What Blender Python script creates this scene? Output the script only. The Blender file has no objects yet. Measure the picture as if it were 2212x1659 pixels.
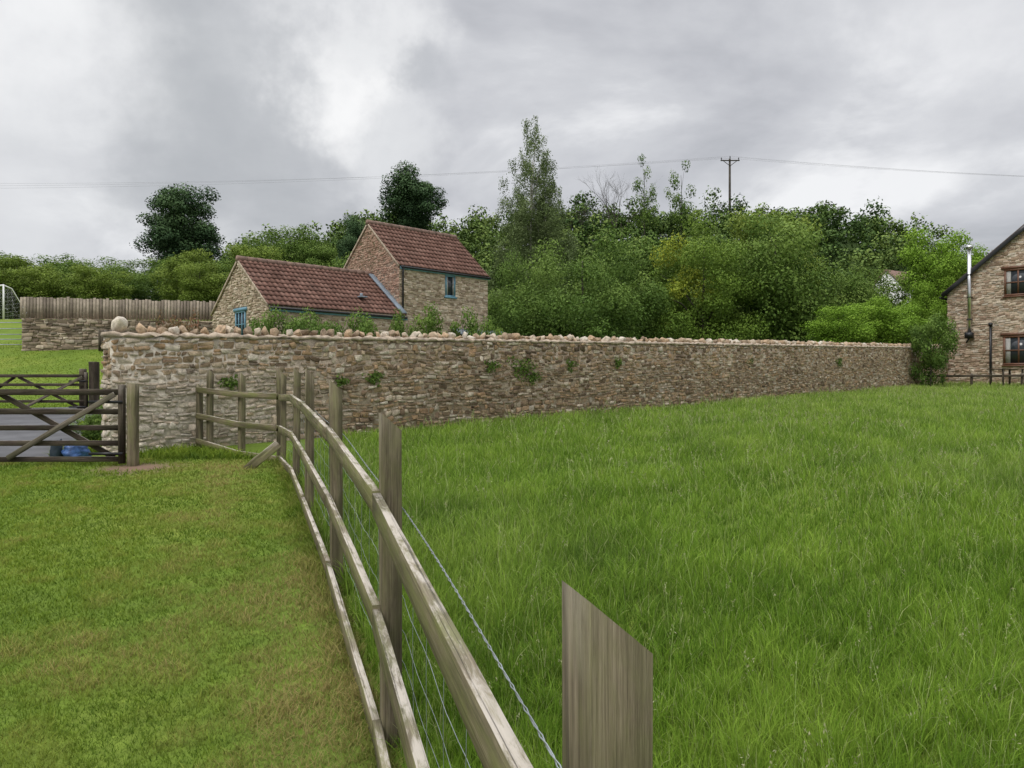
import bpy, math, numpy as np, bmesh
from mathutils import Vector
from mathutils.geometry import tessellate_polygon
R=np.random.default_rng(11)
sc=bpy.context.scene
COL=sc.collection
sc.view_settings.view_transform='Standard'; sc.view_settings.look='None'; sc.view_settings.exposure=0

# ---------------------------------------------------------------- helpers
def link(o,parent=None):
    COL.objects.link(o)
    if parent is not None: o.parent=parent
    return o
def mkmesh(name,V,F,mat,uv=None,col=None,smooth=False):
    V=np.asarray(V,dtype=np.float32).reshape(-1,3)
    if isinstance(F,np.ndarray): F=[F]
    if len(F) and isinstance(F[0],np.ndarray) and F[0].ndim==2:
        loops=np.concatenate([f.reshape(-1) for f in F]); lens=np.concatenate([np.full(len(f),f.shape[1]) for f in F])
    else:
        loops=np.concatenate([np.asarray(f) for f in F]); lens=np.array([len(f) for f in F])
    starts=np.concatenate([[0],np.cumsum(lens)[:-1]]).astype(np.int32)
    me=bpy.data.meshes.new(name)
    me.vertices.add(len(V)); me.vertices.foreach_set('co',V.ravel())
    me.loops.add(len(loops)); me.loops.foreach_set('vertex_index',loops.astype(np.int32))
    me.polygons.add(len(lens)); me.polygons.foreach_set('loop_start',starts)
    if uv is not None:
        l=me.uv_layers.new(name='UVMap'); l.data.foreach_set('uv',np.asarray(uv,dtype=np.float32).ravel())
    if col is not None:
        c=np.ones((len(V),4),dtype=np.float32); c[:,:3]=np.asarray(col,dtype=np.float32).reshape(-1,3)
        a=me.attributes.new('col','FLOAT_COLOR','POINT'); a.data.foreach_set('color',c.ravel())
    me.update(calc_edges=True)
    if smooth: me.polygons.foreach_set('use_smooth',np.ones(len(lens),dtype=bool))
    if mat: me.materials.append(mat)
    return me
def mk(name,V,F,mat,parent=None,**k):
    return link(bpy.data.objects.new(name,mkmesh(name,V,F,mat,**k)),parent)
def empty(name,loc=(0,0,0),rz=0):
    o=bpy.data.objects.new(name,None); o.empty_display_size=.3; o.location=loc; o.rotation_euler=(0,0,rz); COL.objects.link(o); return o
def tag(o,label=None,cat=None,group=None,kind=None):
    if label: o["label"]=label
    if cat: o["category"]=cat
    if group: o["group"]=group
    if kind: o["kind"]=kind
    return o
class G:
    def __init__(s): s.V=[];s.F=[];s.C=[];s.U=[];s.n=0
    def add(s,v,f,c=None,uv=None):
        v=np.asarray(v,float).reshape(-1,3); s.V.append(v)
        for q in f: s.F.append([int(i)+s.n for i in q])
        s.n+=len(v)
        if c is None: c=(.5,0,0)
        c=np.asarray(c,float)
        if c.ndim==1: c=np.tile(c,(len(v),1))
        s.C.append(c)
        if uv is not None: s.U+=list(uv)
    def obj(s,name,mat,parent=None,smooth=False):
        nl=sum(len(f) for f in s.F)
        return mk(name,np.concatenate(s.V),s.F,mat,parent,col=np.concatenate(s.C),uv=(s.U if len(s.U)==nl else None),smooth=smooth)
def nrm(v): v=np.asarray(v,float); return v/np.linalg.norm(v)

def sweep(g,pts,ax,bx,w,h,bev=.002,drop=0,jit=.001,uoff=None,seg=None):
    pts=np.asarray(pts,float); ax=np.asarray(ax,float); bx=np.asarray(bx,float)
    if seg:
        P=[]
        for a,b in zip(pts[:-1],pts[1:]):
            n=max(1,int(np.linalg.norm(b-a)/seg)); P+=[a+(b-a)*i/n for i in range(n)]
        P.append(pts[-1]); pts=np.array(P)
    a,b=w/2,h/2; e=min(bev,a*.45,b*.45)
    ring=np.array([(-a+e,-b),(a-e,-b),(a,-b+e),(a,b-e),(a-e,b),(-a+e,b),(-a,b-e),(-a,-b+e)])
    per=np.concatenate([[0],np.cumsum(np.linalg.norm(np.roll(ring,-1,0)-ring,axis=1))])
    L=np.concatenate([[0],np.cumsum(np.linalg.norm(np.diff(pts,axis=0),axis=1))])
    if uoff is None: uoff=R.random()*50
    V=[];n=len(pts)
    for i,p in enumerate(pts):
        v=p+ring[:,:1]*ax+ring[:,1:]*bx+np.repeat(R.normal(size=(4,3)),2,axis=0)[[7,0,1,2,3,4,5,6]]*jit
        if drop and i==n-1: v=v+np.array([0,0,-1.])*((ring[:,:1]/w)+.5)*drop
        V.append(v)
    F=[];U=[]
    for i in range(n-1):
        for k in range(8):
            k2=(k+1)%8
            F.append([i*8+k,i*8+k2,(i+1)*8+k2,(i+1)*8+k])
            U+=[(uoff+L[i],per[k]),(uoff+L[i],per[k+1]),(uoff+L[i+1],per[k+1]),(uoff+L[i+1],per[k])]
    F.append(list(range(7,-1,-1))); U+=[(uoff+ring[k][0]*.3,ring[k][1]) for k in range(7,-1,-1)]
    F.append([(n-1)*8+k for k in range(8)]); U+=[(uoff+ring[k][0]*.3,ring[k][1]) for k in range(8)]
    g.add(np.concatenate(V),F,uv=U)
def boxg(g,p0,p1,c=(.5,0,0)):
    x0,y0,z0=p0;x1,y1,z1=p1
    v=[(x0,y0,z0),(x1,y0,z0),(x1,y1,z0),(x0,y1,z0),(x0,y0,z1),(x1,y0,z1),(x1,y1,z1),(x0,y1,z1)]
    f=[[0,3,2,1],[4,5,6,7],[0,1,5,4],[1,2,6,5],[2,3,7,6],[3,0,4,7]]
    uv=[]
    for q in f:
        for i in q: uv.append((v[i][0]+v[i][2]*.01, v[i][1]+v[i][2]))
    g.add(v,f,c,uv)
def tube(g,pts,r,sides=6,c=(.5,0,0),cap=True):
    pts=np.asarray(pts,float); n=len(pts); r=np.broadcast_to(np.asarray(r,float),(n,))
    V=[]
    for i in range(n):
        t=pts[min(i+1,n-1)]-pts[max(i-1,0)]; t=t/(np.linalg.norm(t)+1e-9)
        up=np.array([0,0,1.]) if abs(t[2])<.9 else np.array([1.,0,0])
        a=nrm(np.cross(t,up)); b=np.cross(t,a)
        for k in range(sides):
            th=2*math.pi*k/sides; V.append(pts[i]+r[i]*(math.cos(th)*a+math.sin(th)*b))
    F=[[i*sides+k,i*sides+(k+1)%sides,(i+1)*sides+(k+1)%sides,(i+1)*sides+k] for i in range(n-1) for k in range(sides)]
    if cap: F.append(list(range(sides-1,-1,-1))); F.append([(n-1)*sides+k for k in range(sides)])
    g.add(V,F,c)

# ---------------------------------------------------------------- materials
def newmat(name):
    m=bpy.data.materials.new(name); m.use_nodes=True; nt=m.node_tree
    return m,nt,nt.nodes['Principled BSDF']
def N(nt,t,**k):
    n=nt.nodes.new(t)
    for a,b in k.items(): setattr(n,a,b)
    return n
def ramp(nt,fac,stops,interp='LINEAR'):
    r=N(nt,'ShaderNodeValToRGB'); e=r.color_ramp.elements; r.color_ramp.interpolation=interp
    while len(e)<len(stops): e.new(.5)
    for i,(p,c) in enumerate(stops):
        e[i].position=p; e[i].color=(c[0],c[1],c[2],1) if not isinstance(c,(int,float)) else (c,c,c,1)
    nt.links.new(fac,r.inputs[0]); return r.outputs[0]
def noise(nt,vec,scale,detail=4,rough=.6,dist=0):
    n=N(nt,'ShaderNodeTexNoise'); n.inputs['Scale'].default_value=scale; n.inputs['Detail'].default_value=detail
    n.inputs['Roughness'].default_value=rough; n.inputs['Distortion'].default_value=dist
    if vec is not None: nt.links.new(vec,n.inputs['Vector'])
    return n.outputs['Fac']
def mix(nt,fac,a,b,mode='MIX'):
    m=N(nt,'ShaderNodeMix',data_type='RGBA',blend_type=mode)
    for v,i in ((fac,0),(a,6),(b,7)):
        if isinstance(v,(int,float)): m.inputs[i].default_value=v if i==0 else (v,v,v,1)
        elif isinstance(v,tuple): m.inputs[i].default_value=(*v,1)
        else: nt.links.new(v,m.inputs[i])
    return m.outputs[2]
def mathn(nt,op,a,b=0.,clamp=False):
    m=N(nt,'ShaderNodeMath',operation=op,use_clamp=clamp)
    for i,v in enumerate((a,b)):
        if isinstance(v,(int,float)): m.inputs[i].default_value=v
        else: nt.links.new(v,m.inputs[i])
    return m.outputs[0]
def maprange(nt,v,a,b,c,d):
    m=N(nt,'ShaderNodeMapRange'); nt.links.new(v,m.inputs[0])
    for i,x in enumerate((a,b,c,d)): m.inputs[i+1].default_value=x
    return m.outputs[0]
def bump(nt,bsdf,h,strength,dist=.02):
    b=N(nt,'ShaderNodeBump'); b.inputs['Strength'].default_value=strength; b.inputs['Distance'].default_value=dist
    nt.links.new(h,b.inputs['Height']); nt.links.new(b.outputs[0],bsdf.inputs['Normal'])
def mat_attr(name,stops,rough=.9,ns=None,na=.3,bs=None,bst=.5,bd=.02,pale=None,dark=.6,trans=0,spec=.3,extra=None):
    m,nt,b=newmat(name)
    a=N(nt,'ShaderNodeAttribute',attribute_name='col'); s=N(nt,'ShaderNodeSeparateColor'); nt.links.new(a.outputs['Color'],s.inputs[0])
    c=ramp(nt,s.outputs[0],stops)
    tc=N(nt,'ShaderNodeTexCoord').outputs['Object']
    if pale: c=mix(nt,s.outputs[2],c,pale)
    if ns:
        f=maprange(nt,noise(nt,tc,ns,5,.65),.3,.7,1-na,1+na); c=mix(nt,1.,c,f,'MULTIPLY')
    if extra: c=extra(nt,tc,c)
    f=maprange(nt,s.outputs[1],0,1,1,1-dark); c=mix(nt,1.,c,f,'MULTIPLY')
    nt.links.new(c,b.inputs['Base Color']); b.inputs['Roughness'].default_value=rough; b.inputs['Specular IOR Level'].default_value=spec
    if bs: bump(nt,b,noise(nt,tc,bs,6,.7),bst,bd)
    if trans:
        t=N(nt,'ShaderNodeBsdfTranslucent'); nt.links.new(c,t.inputs[0]); mx=N(nt,'ShaderNodeMixShader'); mx.inputs[0].default_value=trans
        nt.links.new(b.outputs[0],mx.inputs[1]); nt.links.new(t.outputs[0],mx.inputs[2])
        nt.links.new(mx.outputs[0],nt.nodes['Material Output'].inputs[0])
    return m
def mat_plain(name,c,rough=.6,metal=0,ns=6,na=.2,bs=None,spec=.4):
    m,nt,b=newmat(name); tc=N(nt,'ShaderNodeTexCoord').outputs['Object']
    f=maprange(nt,noise(nt,tc,ns,4),.3,.7,1-na,1+na)
    nt.links.new(mix(nt,1.,c,f,'MULTIPLY'),b.inputs['Base Color'])
    b.inputs['Roughness'].default_value=rough; b.inputs['Metallic'].default_value=metal; b.inputs['Specular IOR Level'].default_value=spec
    if bs: bump(nt,b,noise(nt,tc,bs,5),.4,.01)
    return m
def mat_wood(name,dark,mid,light,top,algae,topamt=.8,alg=.6,rough=.85,blotamt=.5,stain=.5,crk=.4):
    m,nt,b=newmat(name)
    uv=N(nt,'ShaderNodeTexCoord').outputs['UV']
    def mp(s,l=(0,0,0)):
        q=N(nt,'ShaderNodeMapping'); q.inputs['Scale'].default_value=s; q.inputs['Location'].default_value=l; nt.links.new(uv,q.inputs[0]); return q.outputs[0]
    grain=noise(nt,mp((1.3,75,1)),1.,6,.75,1.2)
    fine=noise(nt,mp((9,420,1)),1.,3,.7,.2)
    blot=noise(nt,mp((3.0,26,1)),1.,5,.7,.6)
    c=ramp(nt,mathn(nt,'ADD',mathn(nt,'MULTIPLY',grain,.65),mathn(nt,'MULTIPLY',fine,.35)),[(.38,dark),(.5,mid),(.6,light)])
    c=mix(nt,maprange(nt,blot,.46,.62,0,blotamt),c,dark)
    al=noise(nt,mp((2.4,7,1),(7,3,0)),1.3,6,.7)
    c=mix(nt,maprange(nt,al,.42,.6,0,alg),c,algae)
    st=noise(nt,mp((1.0,9,1),(3,8,0)),1.,4,.6,.5)
    c=mix(nt,1.,c,maprange(nt,st,.38,.6,1-stain,1.15),'MULTIPLY')
    ge=N(nt,'ShaderNodeNewGeometry'); sx=N(nt,'ShaderNodeSeparateXYZ'); nt.links.new(ge.outputs['Normal'],sx.inputs[0])
    up=maprange(nt,sx.outputs[2],.5,.9,0,1)
    bl=noise(nt,mp((9,50,1),(1,9,0)),1.,6,.75,.5)
    bl2=noise(nt,mp((2.2,6,1),(4,2,0)),1.,3,.6,.4)
    tf=mathn(nt,'MULTIPLY',up,maprange(nt,mathn(nt,'ADD',mathn(nt,'MULTIPLY',bl,.5),mathn(nt,'MULTIPLY',bl2,.5)),.45,.55,.12,topamt),True)
    c=mix(nt,tf,c,top)
    cr=maprange(nt,noise(nt,mp((.8,150,1),(2,5,0)),1.,3,.6,.5),.32,.4,crk,1)
    c=mix(nt,1.,c,cr,'MULTIPLY')
    nt.links.new(c,b.inputs['Base Color']); b.inputs['Roughness'].default_value=rough; b.inputs['Specular IOR Level'].default_value=.2
    bump(nt,b,mathn(nt,'ADD',mathn(nt,'ADD',grain,fine),cr),.8,.0025)
    return m

stone_stops=[(0,(.14,.095,.06)),(.18,(.26,.18,.115)),(.4,(.40,.295,.185)),(.56,(.43,.275,.155)),(.76,(.51,.405,.28)),(1,(.64,.56,.45))]
def lichen(nt,tc,c):
    n=noise(nt,tc,8,6,.7); c=mix(nt,maprange(nt,n,.56,.7,0,.45),c,(.54,.48,.39))
    n2=noise(nt,tc,1.0,5,.65); return mix(nt,maprange(nt,n2,.51,.65,0,.45),c,(.18,.13,.08))
M_stone=mat_attr('rubble stone',stone_stops,.95,ns=13,na=.35,bs=30,bst=1.,bd=.03,pale=(.74,.67,.56),dark=.62,extra=lichen)
M_cott=mat_attr('cottage stone',[(0,(.23,.17,.12)),(.3,(.37,.285,.2)),(.6,(.47,.38,.28)),(1,(.59,.51,.4))],.95,ns=7,na=.28,bs=22,bst=.7,pale=(.38,.21,.16),dark=.6)
M_house=mat_attr('house stone',[(0,(.25,.17,.12)),(.3,(.4,.285,.205)),(.6,(.51,.39,.29)),(1,(.64,.55,.44))],.95,ns=7,na=.25,bs=22,bst=.7,pale=(.56,.52,.45),dark=.55)
M_mortar=mat_attr('wall mortar',[(0,(.29,.225,.16)),(1,(.45,.365,.27))],.97,ns=14,na=.35,bs=40,bst=.8,pale=(.66,.6,.5),dark=.5)
M_mortarc=mat_plain('pale mortar',(.48,.4,.31),.95,ns=10,bs=30)
M_cap=mat_plain('cap mortar',(.42,.34,.26),.95,ns=9,na=.45,bs=30)
M_cope=mat_attr('coping stone',[(0,(.22,.16,.11)),(.35,(.38,.285,.195)),(.6,(.47,.33,.21)),(.8,(.50,.405,.3)),(1,(.62,.56,.47))],.95,ns=9,na=.45,bs=18,bst=1.,bd=.03,dark=.6)
M_tile=mat_attr('clay pantile',[(0,(.12,.066,.05)),(.5,(.172,.094,.072)),(1,(.225,.135,.106))],.9,ns=2.2,na=.34,bs=30,bst=.3,dark=.72,spec=.1)
M_ridge=mat_plain('ridge tile clay',(.2,.128,.1),.85,ns=4,na=.35)
M_darktile=mat_plain('dark roof tile',(.08,.06,.05),.85,ns=4,na=.3)
M_blue=mat_plain('blue painted timber',(.13,.27,.35),.5)
M_lead=mat_plain('lead flashing',(.2,.24,.28),.5,ns=3)
M_black=mat_plain('black plastic',(.015,.015,.017),.4)
M_wire=mat_plain('aged conductor wire',(.25,.25,.26),.5)
M_steel=mat_plain('stainless steel',(.62,.62,.62),.28,metal=1,na=.1)
M_galv=mat_plain('galvanised wire',(.36,.39,.4),.5,metal=.6,na=.2)
M_white=mat_plain('white paint',(.8,.8,.78),.6,na=.06,ns=2)
M_render=mat_plain('white render',(.8,.8,.78),.9,na=.06,ns=1)
M_brownw=mat_plain('brown window timber',(.14,.065,.038),.5)
M_asph=mat_plain('asphalt',(.1,.1,.105),.9,ns=1.5,na=.3,bs=60)
def glass():
    m,nt,b=newmat('window glass'); b.inputs['Base Color'].default_value=(.03,.035,.04,1); b.inputs['Roughness'].default_value=.12
    b.inputs['Specular IOR Level'].default_value=.35
    return m
M_glass=glass()
M_curtain=mat_plain('curtain',(.35,.34,.32),.9)
M_rail=mat_wood('weathered rail timber',(.10,.08,.05),(.20,.165,.103),(.30,.255,.17),(.53,.48,.41),(.165,.175,.06),alg=.8,topamt=.92,blotamt=.5,stain=.4)
M_post=mat_wood('weathered post timber',(.09,.072,.046),(.18,.146,.098),(.27,.23,.155),(.32,.29,.21),(.18,.175,.08),alg=.65,topamt=.5,stain=.45,blotamt=.5,crk=.62)
M_gate=mat_wood('dark gate timber',(.03,.022,.017),(.07,.052,.04),(.13,.1,.08),(.36,.32,.28),(.08,.08,.04),alg=.4,topamt=.9)
M_gate2=mat_wood('grey gate timber',(.09,.07,.055),(.18,.15,.12),(.28,.24,.2),(.46,.42,.36),(.14,.14,.07),alg=.4,topamt=.9)
M_pale=mat_attr('grey paling timber',[(0,(.16,.13,.1)),(1,(.34,.285,.22))],.9,ns=5,na=.3)
M_bark=mat_plain('bark',(.06,.052,.04),.95,ns=5,na=.4,bs=12)
M_birchbark=mat_plain('birch bark',(.34,.32,.28),.9,ns=4,na=.5)
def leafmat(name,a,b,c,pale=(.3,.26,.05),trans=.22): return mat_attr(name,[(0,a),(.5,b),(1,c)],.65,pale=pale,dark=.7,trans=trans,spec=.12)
L_dark=leafmat('dark foliage',(.03,.062,.026),(.055,.105,.04),(.095,.155,.06),trans=0)
L_mid=leafmat('green foliage',(.06,.115,.02),(.13,.21,.04),(.215,.305,.068))
L_deep=leafmat('deep green foliage',(.055,.105,.02),(.112,.188,.036),(.19,.28,.062))
L_olive=leafmat('olive foliage',(.085,.135,.02),(.165,.235,.035),(.25,.32,.065))
L_bright=leafmat('bright foliage',(.10,.19,.018),(.185,.32,.033),(.27,.42,.055))
L_yellow=leafmat('yellowing foliage',(.07,.13,.02),(.135,.225,.034),(.22,.315,.055),pale=(.5,.52,.06))
L_birch=leafmat('birch foliage',(.10,.14,.05),(.155,.21,.08),(.23,.285,.12))
L_wood=leafmat('woodland foliage',(.045,.09,.02),(.098,.16,.034),(.18,.25,.058),trans=0)
L_rose=leafmat('rose foliage',(.07,.09,.03),(.18,.13,.06),(.32,.17,.11))
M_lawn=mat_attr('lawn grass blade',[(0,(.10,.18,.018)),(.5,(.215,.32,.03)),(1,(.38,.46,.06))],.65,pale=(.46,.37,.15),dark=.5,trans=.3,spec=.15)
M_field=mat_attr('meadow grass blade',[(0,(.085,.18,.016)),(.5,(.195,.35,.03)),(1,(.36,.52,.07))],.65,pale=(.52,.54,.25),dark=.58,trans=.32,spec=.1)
M_seed=mat_attr('seed head',[(0,(.28,.24,.14)),(1,(.48,.43,.3))],.9,pale=(.28,.4,.1),dark=.4,trans=.2)

# ---------------------------------------------------------------- terrain
def sst(a,b,x): t=np.clip((x-a)/(b-a),0,1); return t*t*(3-2*t)
def gz(x,y):
    x=np.asarray(x,float); y=np.asarray(y,float)
    z=.04*np.minimum(y,60)
    left=np.interp(y,[24,32,40,60,120],[0,1.75,3.5,3.9,4])
    z=z+left*sst(-8.5,-13,x)
    sh=np.interp(x,[-90,-60,-34,-23,-9,5,40,44,50,62,110],[.15,.22,.38,.52,.84,1,1,.9,.6,.4,.3])
    z=z+17*sh*np.exp(-((y-94)/27.)**2)*sst(44,56,y)
    return z
def axis(a): return np.unique(np.round(np.array(a),4))
xs=axis(list(np.arange(-60,80,1.0))+list(-60-np.geomspace(1,500,14))+list(80+np.geomspace(1,500,14)))
ys=axis(list(np.arange(-12,130,1.0))+list(130+np.geomspace(1,600,14))+[-40,-25])
XX,YY=np.meshgrid(xs,ys); ZZ=gz(XX,YY)
V=np.stack([XX,YY,ZZ],-1).reshape(-1,3); nx,ny=len(xs),len(ys)
ii,jj=np.meshgrid(np.arange(nx-1),np.arange(ny-1)); b0=(jj*nx+ii).ravel()
F=np.stack([b0,b0+1,b0+nx+1,b0+nx],-1)
def groundmat():
    m,nt,b=newmat('grass ground'); geo=N(nt,'ShaderNodeNewGeometry').outputs['Position']
    a=noise(nt,geo,.35,5,.6); d=noise(nt,geo,9,6,.7)
    c=ramp(nt,a,[(.3,(.11,.17,.026)),(.5,(.16,.235,.034)),(.7,(.23,.27,.05))])
    c=mix(nt,maprange(nt,d,.35,.65,.0,.5),c,(.08,.11,.024))
    sp=N(nt,'ShaderNodeSeparateXYZ'); nt.links.new(geo,sp.inputs[0])
    c=mix(nt,maprange(nt,sp.outputs[1],42,52,0,1),c,(.04,.065,.018))
    vd=N(nt,'ShaderNodeVectorMath',operation='DISTANCE'); nt.links.new(geo,vd.inputs[0]); vd.inputs[1].default_value=(-5.25,10.4,.42)
    dd=mathn(nt,'ADD',vd.outputs['Value'],mathn(nt,'MULTIPLY',noise(nt,geo,3,4),.9))
    c=mix(nt,maprange(nt,dd,.75,1.25,1,0),c,(.21,.14,.10))
    nt.links.new(c,b.inputs['Base Color']); b.inputs['Roughness'].default_value=1; b.inputs['Specular IOR Level'].default_value=.1
    bump(nt,b,d,.6,.05); return m
gr=mk('ground',V,F,groundmat(),smooth=True); tag(gr,'grassy ground rising gently to a wooded hill','ground',kind='structure')

drive=np.array([(-34,11.15),(-7.1,11.15),(-7.6,13.0),(-8.7,15.0),(-10.0,17.0),(-9.3,18.8),(-7.6,19.5),(-7.2,22.9),(-11,22.9),(-14.2,22.0),(-16.5,20.6),(-20,19.7),(-34,19.3)])
tri=tessellate_polygon([[Vector((p[0],p[1],0)) for p in drive]])
dv=mk('driveway',[(p[0],p[1],.04*p[1]+.012) for p in drive],[list(t) for t in tri],M_asph)
tag(dv,'grey asphalt driveway curving past the wall end','driveway',kind='structure')
if dv.data.polygons[0].normal.z<0: dv.data.flip_normals()
def inpoly(x,y,poly):
    ins=np.zeros(len(x),bool); j=len(poly)-1
    for i in range(len(poly)):
        xi,yi=poly[i];xj,yj=poly[j]
        ins^=((yi>y)!=(yj>y))&(x<(xj-xi)*(y-yi)/(yj-yi+1e-12)+xi); j=i
    return ins

# ---------------------------------------------------------------- grass
posts=[(.70,-1.2,1.33),(.115,.91,1.35),(-.50,3.05,1.48),(-1.22,5.15,1.625),(-1.99,7.25,1.75),(-2.70,9.25,1.80),(-3.40,11.0,1.78)]
PX=[p[0] for p in posts];PY=[p[1] for p in posts]
def fx(y): return np.interp(y,[-20]+PY,[5.5]+PX)
def wallx(y): return 1.052*y-18.67
def lowf(x,y,s,seed):
    r=np.random.default_rng(seed); v=0
    for k in range(6):
        a=r.random()*6.28; f=s*(.6+r.random()*1.6); v=v+np.sin(f*(x*math.cos(a)+y*math.sin(a))+r.random()*6.28)
    return v/6*1.6
def blades(name,x,y,h,w,lean,tint,dry,mat,seg=2,leand=None):
    n=len(x); z=gz(x,y)
    az=R.random(n)*2*math.pi; ld=R.random(n)*2*math.pi if leand is None else leand
    sx,sy=np.cos(az)*w/2,np.sin(az)*w/2; lx,ly=np.cos(ld)*lean,np.sin(ld)*lean
    rows=[]
    for i in range(seg):
        t=i/seg; wf=1-.35*t
        cx,cy,cz=x+lx*t*t,y+ly*t*t,z-.01+h*(t-.12*t*t*(lean/h))
        rows.append(np.stack([cx-sx*wf,cy-sy*wf,cz],-1)); rows.append(np.stack([cx+sx*wf,cy+sy*wf,cz],-1))
    rows.append(np.stack([x+lx,y+ly,z+h*(1-.35*np.clip(lean/h,0,1.6))],-1))
    k=2*seg+1; V=np.stack(rows,1).reshape(-1,3)
    b=(np.arange(n)*k)[:,None]
    Fs=[b+np.array([[2*i,2*i+1,2*i+3,2*i+2]]) for i in range(seg-1)]
    Fs.append(b+np.array([[2*seg-2,2*seg-1,2*seg]]))
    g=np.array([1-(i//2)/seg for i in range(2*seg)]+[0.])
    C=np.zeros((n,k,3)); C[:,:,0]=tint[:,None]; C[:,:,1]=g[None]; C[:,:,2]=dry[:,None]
    return mk(name,V,Fs,mat,col=C.reshape(-1,3))
def sampleY(n,a,b,p):
    q=2-p; r=R.random(n); return (a**q+r*(b**q-a**q))**(1/q)
n=560000
y=sampleY(n,1.3,41,1.75); x=(R.random(n)*2-1)*(.80*y+.6)
cs=np.where(R.random(n)<.5,.13,.24)   # two sizes of tussock
ca_=.6; xr=x*math.cos(ca_)-y*math.sin(ca_); yr=x*math.sin(ca_)+y*math.cos(ca_)
cell=cs*(1+.0*y)
cu=np.floor(xr/cell); cv=np.floor(yr/cell)
hsh=np.modf(np.abs(np.sin(cu*12.9898+cv*78.233+cs*31)*43758.5453))[0]; hs2=np.modf(hsh*97.13)[0]; hs3=np.modf(hsh*613.7)[0]
tx=(cu+.5+(hs2-.5)*.9)*cell; ty_=(cv+.5+(hs3-.5)*.9)*cell
cxx=tx*math.cos(-ca_)-ty_*math.sin(-ca_); cyy=tx*math.sin(-ca_)+ty_*math.cos(-ca_)
pull=(R.random(n)<.5)*(.3+.35*R.random(n)); x0,y0=x,y; x=x+(cxx-x)*pull; y=y+(cyy-y)*pull
inf=(x>fx(y)+.02)&(x>wallx(y)+.12)&~((y>11)&(y<12.7)&(x<-3.45-(y-11)*1.119))
x,y,hsh,hs2,hs3,pull,cxx,cyy=[q[inf] for q in (x,y,hsh,hs2,hs3,pull,cxx,cyy)]; n=len(x)
lf=lowf(x,y,.9,3); lf2=lowf(x,y,3.2,5); lf0=lowf(x,y,1.7,41)
h=.135+.04*lf+.03*lf2+R.normal(size=n)*.035+(pull>0)*(hsh-.4)*.11; h=np.clip(h,.045,.34)*(.9+.018*np.clip(y,0,18))
w=.0034*np.clip(y/3,.8,10)**.75*(.6+.7*R.random(n))
tint=np.clip(.45+.16*lf2+.20*lf0+.15*R.normal(size=n)+.006*y+(hs2-.5)*.45*(pull>0),0,1)
dry=np.clip((R.random(n)<.05+.005*y)*(.4+.5*R.random(n))+.011*y*R.random(n)+.16*np.clip(lf,0,1)*R.random(n),0,.8)
out=np.arctan2(y-cyy,x-cxx)
ld=np.where(R.random(n)<.5,R.random(n)*6.283,out+R.normal(size=n)*.5)
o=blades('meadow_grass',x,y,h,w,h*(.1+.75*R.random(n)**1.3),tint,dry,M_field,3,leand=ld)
tag(o,'long unmown green meadow grass','grass',kind='stuff')
n=500000
y=sampleY(n,1.6,34,1.9); x=-(R.random(n)*(.80*y+1.2))+.3
dr=inpoly(x,y,drive)
front=(x<fx(np.minimum(y,11))-.0)&(x>wallx(y)+.1)&((y<10.9)|(x>-5.9))&~((y>11)&(x>-3.45-(y-11)*1.119))&(y<13)
front|=(y<11.15)&(x<fx(y))
back=(x<wallx(y)-.5)&(y>11.2)&(x<-5)
dirt=np.hypot((x+5.3)*.75,(y-10.42)*1.3)+.18*lowf(x,y,4,8)+.12*R.normal(size=n)
ok=(front|back)&~dr&~(dirt<.45)
x,y=x[ok],y[ok]; n=len(x)
lf=lowf(x,y,1.1,13); lf2=lowf(x,y,3.6,15); lf3=lowf(x,y,11,16); lf4=lowf(x,y,26,18)
df=fx(y)-x; edge=np.clip(1-df/.25,0,1)*(y<11.2)
h=np.clip(.030+.008*lf2+.009*lf3+.007*lf4+.010*R.normal(size=n),.007,.08)*(1+.04*np.clip(y,0,10))+edge*R.random(n)*.2*np.clip(y/5-.3,.1,1)
h=h+((y>11.2)&(y<19))*R.random(n)*.16
w=.0038*np.clip(y/3,.8,8)**.85*(.6+.7*R.random(n))
tint=np.clip(.44+.26*lf2+.20*lf3+.12*lf4+.17*R.normal(size=n)-.2*edge,0,1)
wear=np.exp(-((df-1.0)/.5)**2)*.3+np.exp(-((df-.3)/.3)**2)*1.3*np.clip(1.8-y/4,0,1)
dry=np.clip((.05+.42*np.clip(lf,-.3,1)+.30*lf3+.40*lf2+wear)*(R.random(n)*1.1+.25)*(y<11.2),0,.92)*(1-edge*.4*(y>5))
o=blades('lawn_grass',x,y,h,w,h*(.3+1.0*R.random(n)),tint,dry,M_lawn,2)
tag(o,'short mown lawn grass with worn yellow patches','grass',kind='stuff')
n=6500
y=sampleY(n,2.2,36,1.1); x=(R.random(n)*2-1)*(.8*y+.3)
ok=(x>fx(y)+.25)&(x>wallx(y)+.3)&(R.random(n)<.3+.6*lowf(x,y,.7,21)); x,y=x[ok],y[ok]; n=len(x); z=gz(x,y)
hh=.22+.15*R.random(n)+.06*np.clip(y/10,0,1); ld=R.random(n)*6.28; le=hh*(.1+.5*R.random(n)**1.5)
V=[];C=[]
sw=.0008*np.clip(y/3,1,4)
for t0,t1 in ((0,.35),(.35,.7),(.7,1)):
    a=np.stack([x+np.cos(ld)*le*t0**2,y+np.sin(ld)*le*t0**2,z+hh*t0],-1); b=np.stack([x+np.cos(ld)*le*t1**2,y+np.sin(ld)*le*t1**2,z+hh*t1],-1)
    s=np.stack([sw,0*sw,0*sw],-1)
    q=np.stack([a-s,a+s,b+s,b-s],1); V.append(q.reshape(-1,3)); C.append(np.tile([.5,.1,.9],(4*n,1)))
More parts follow.
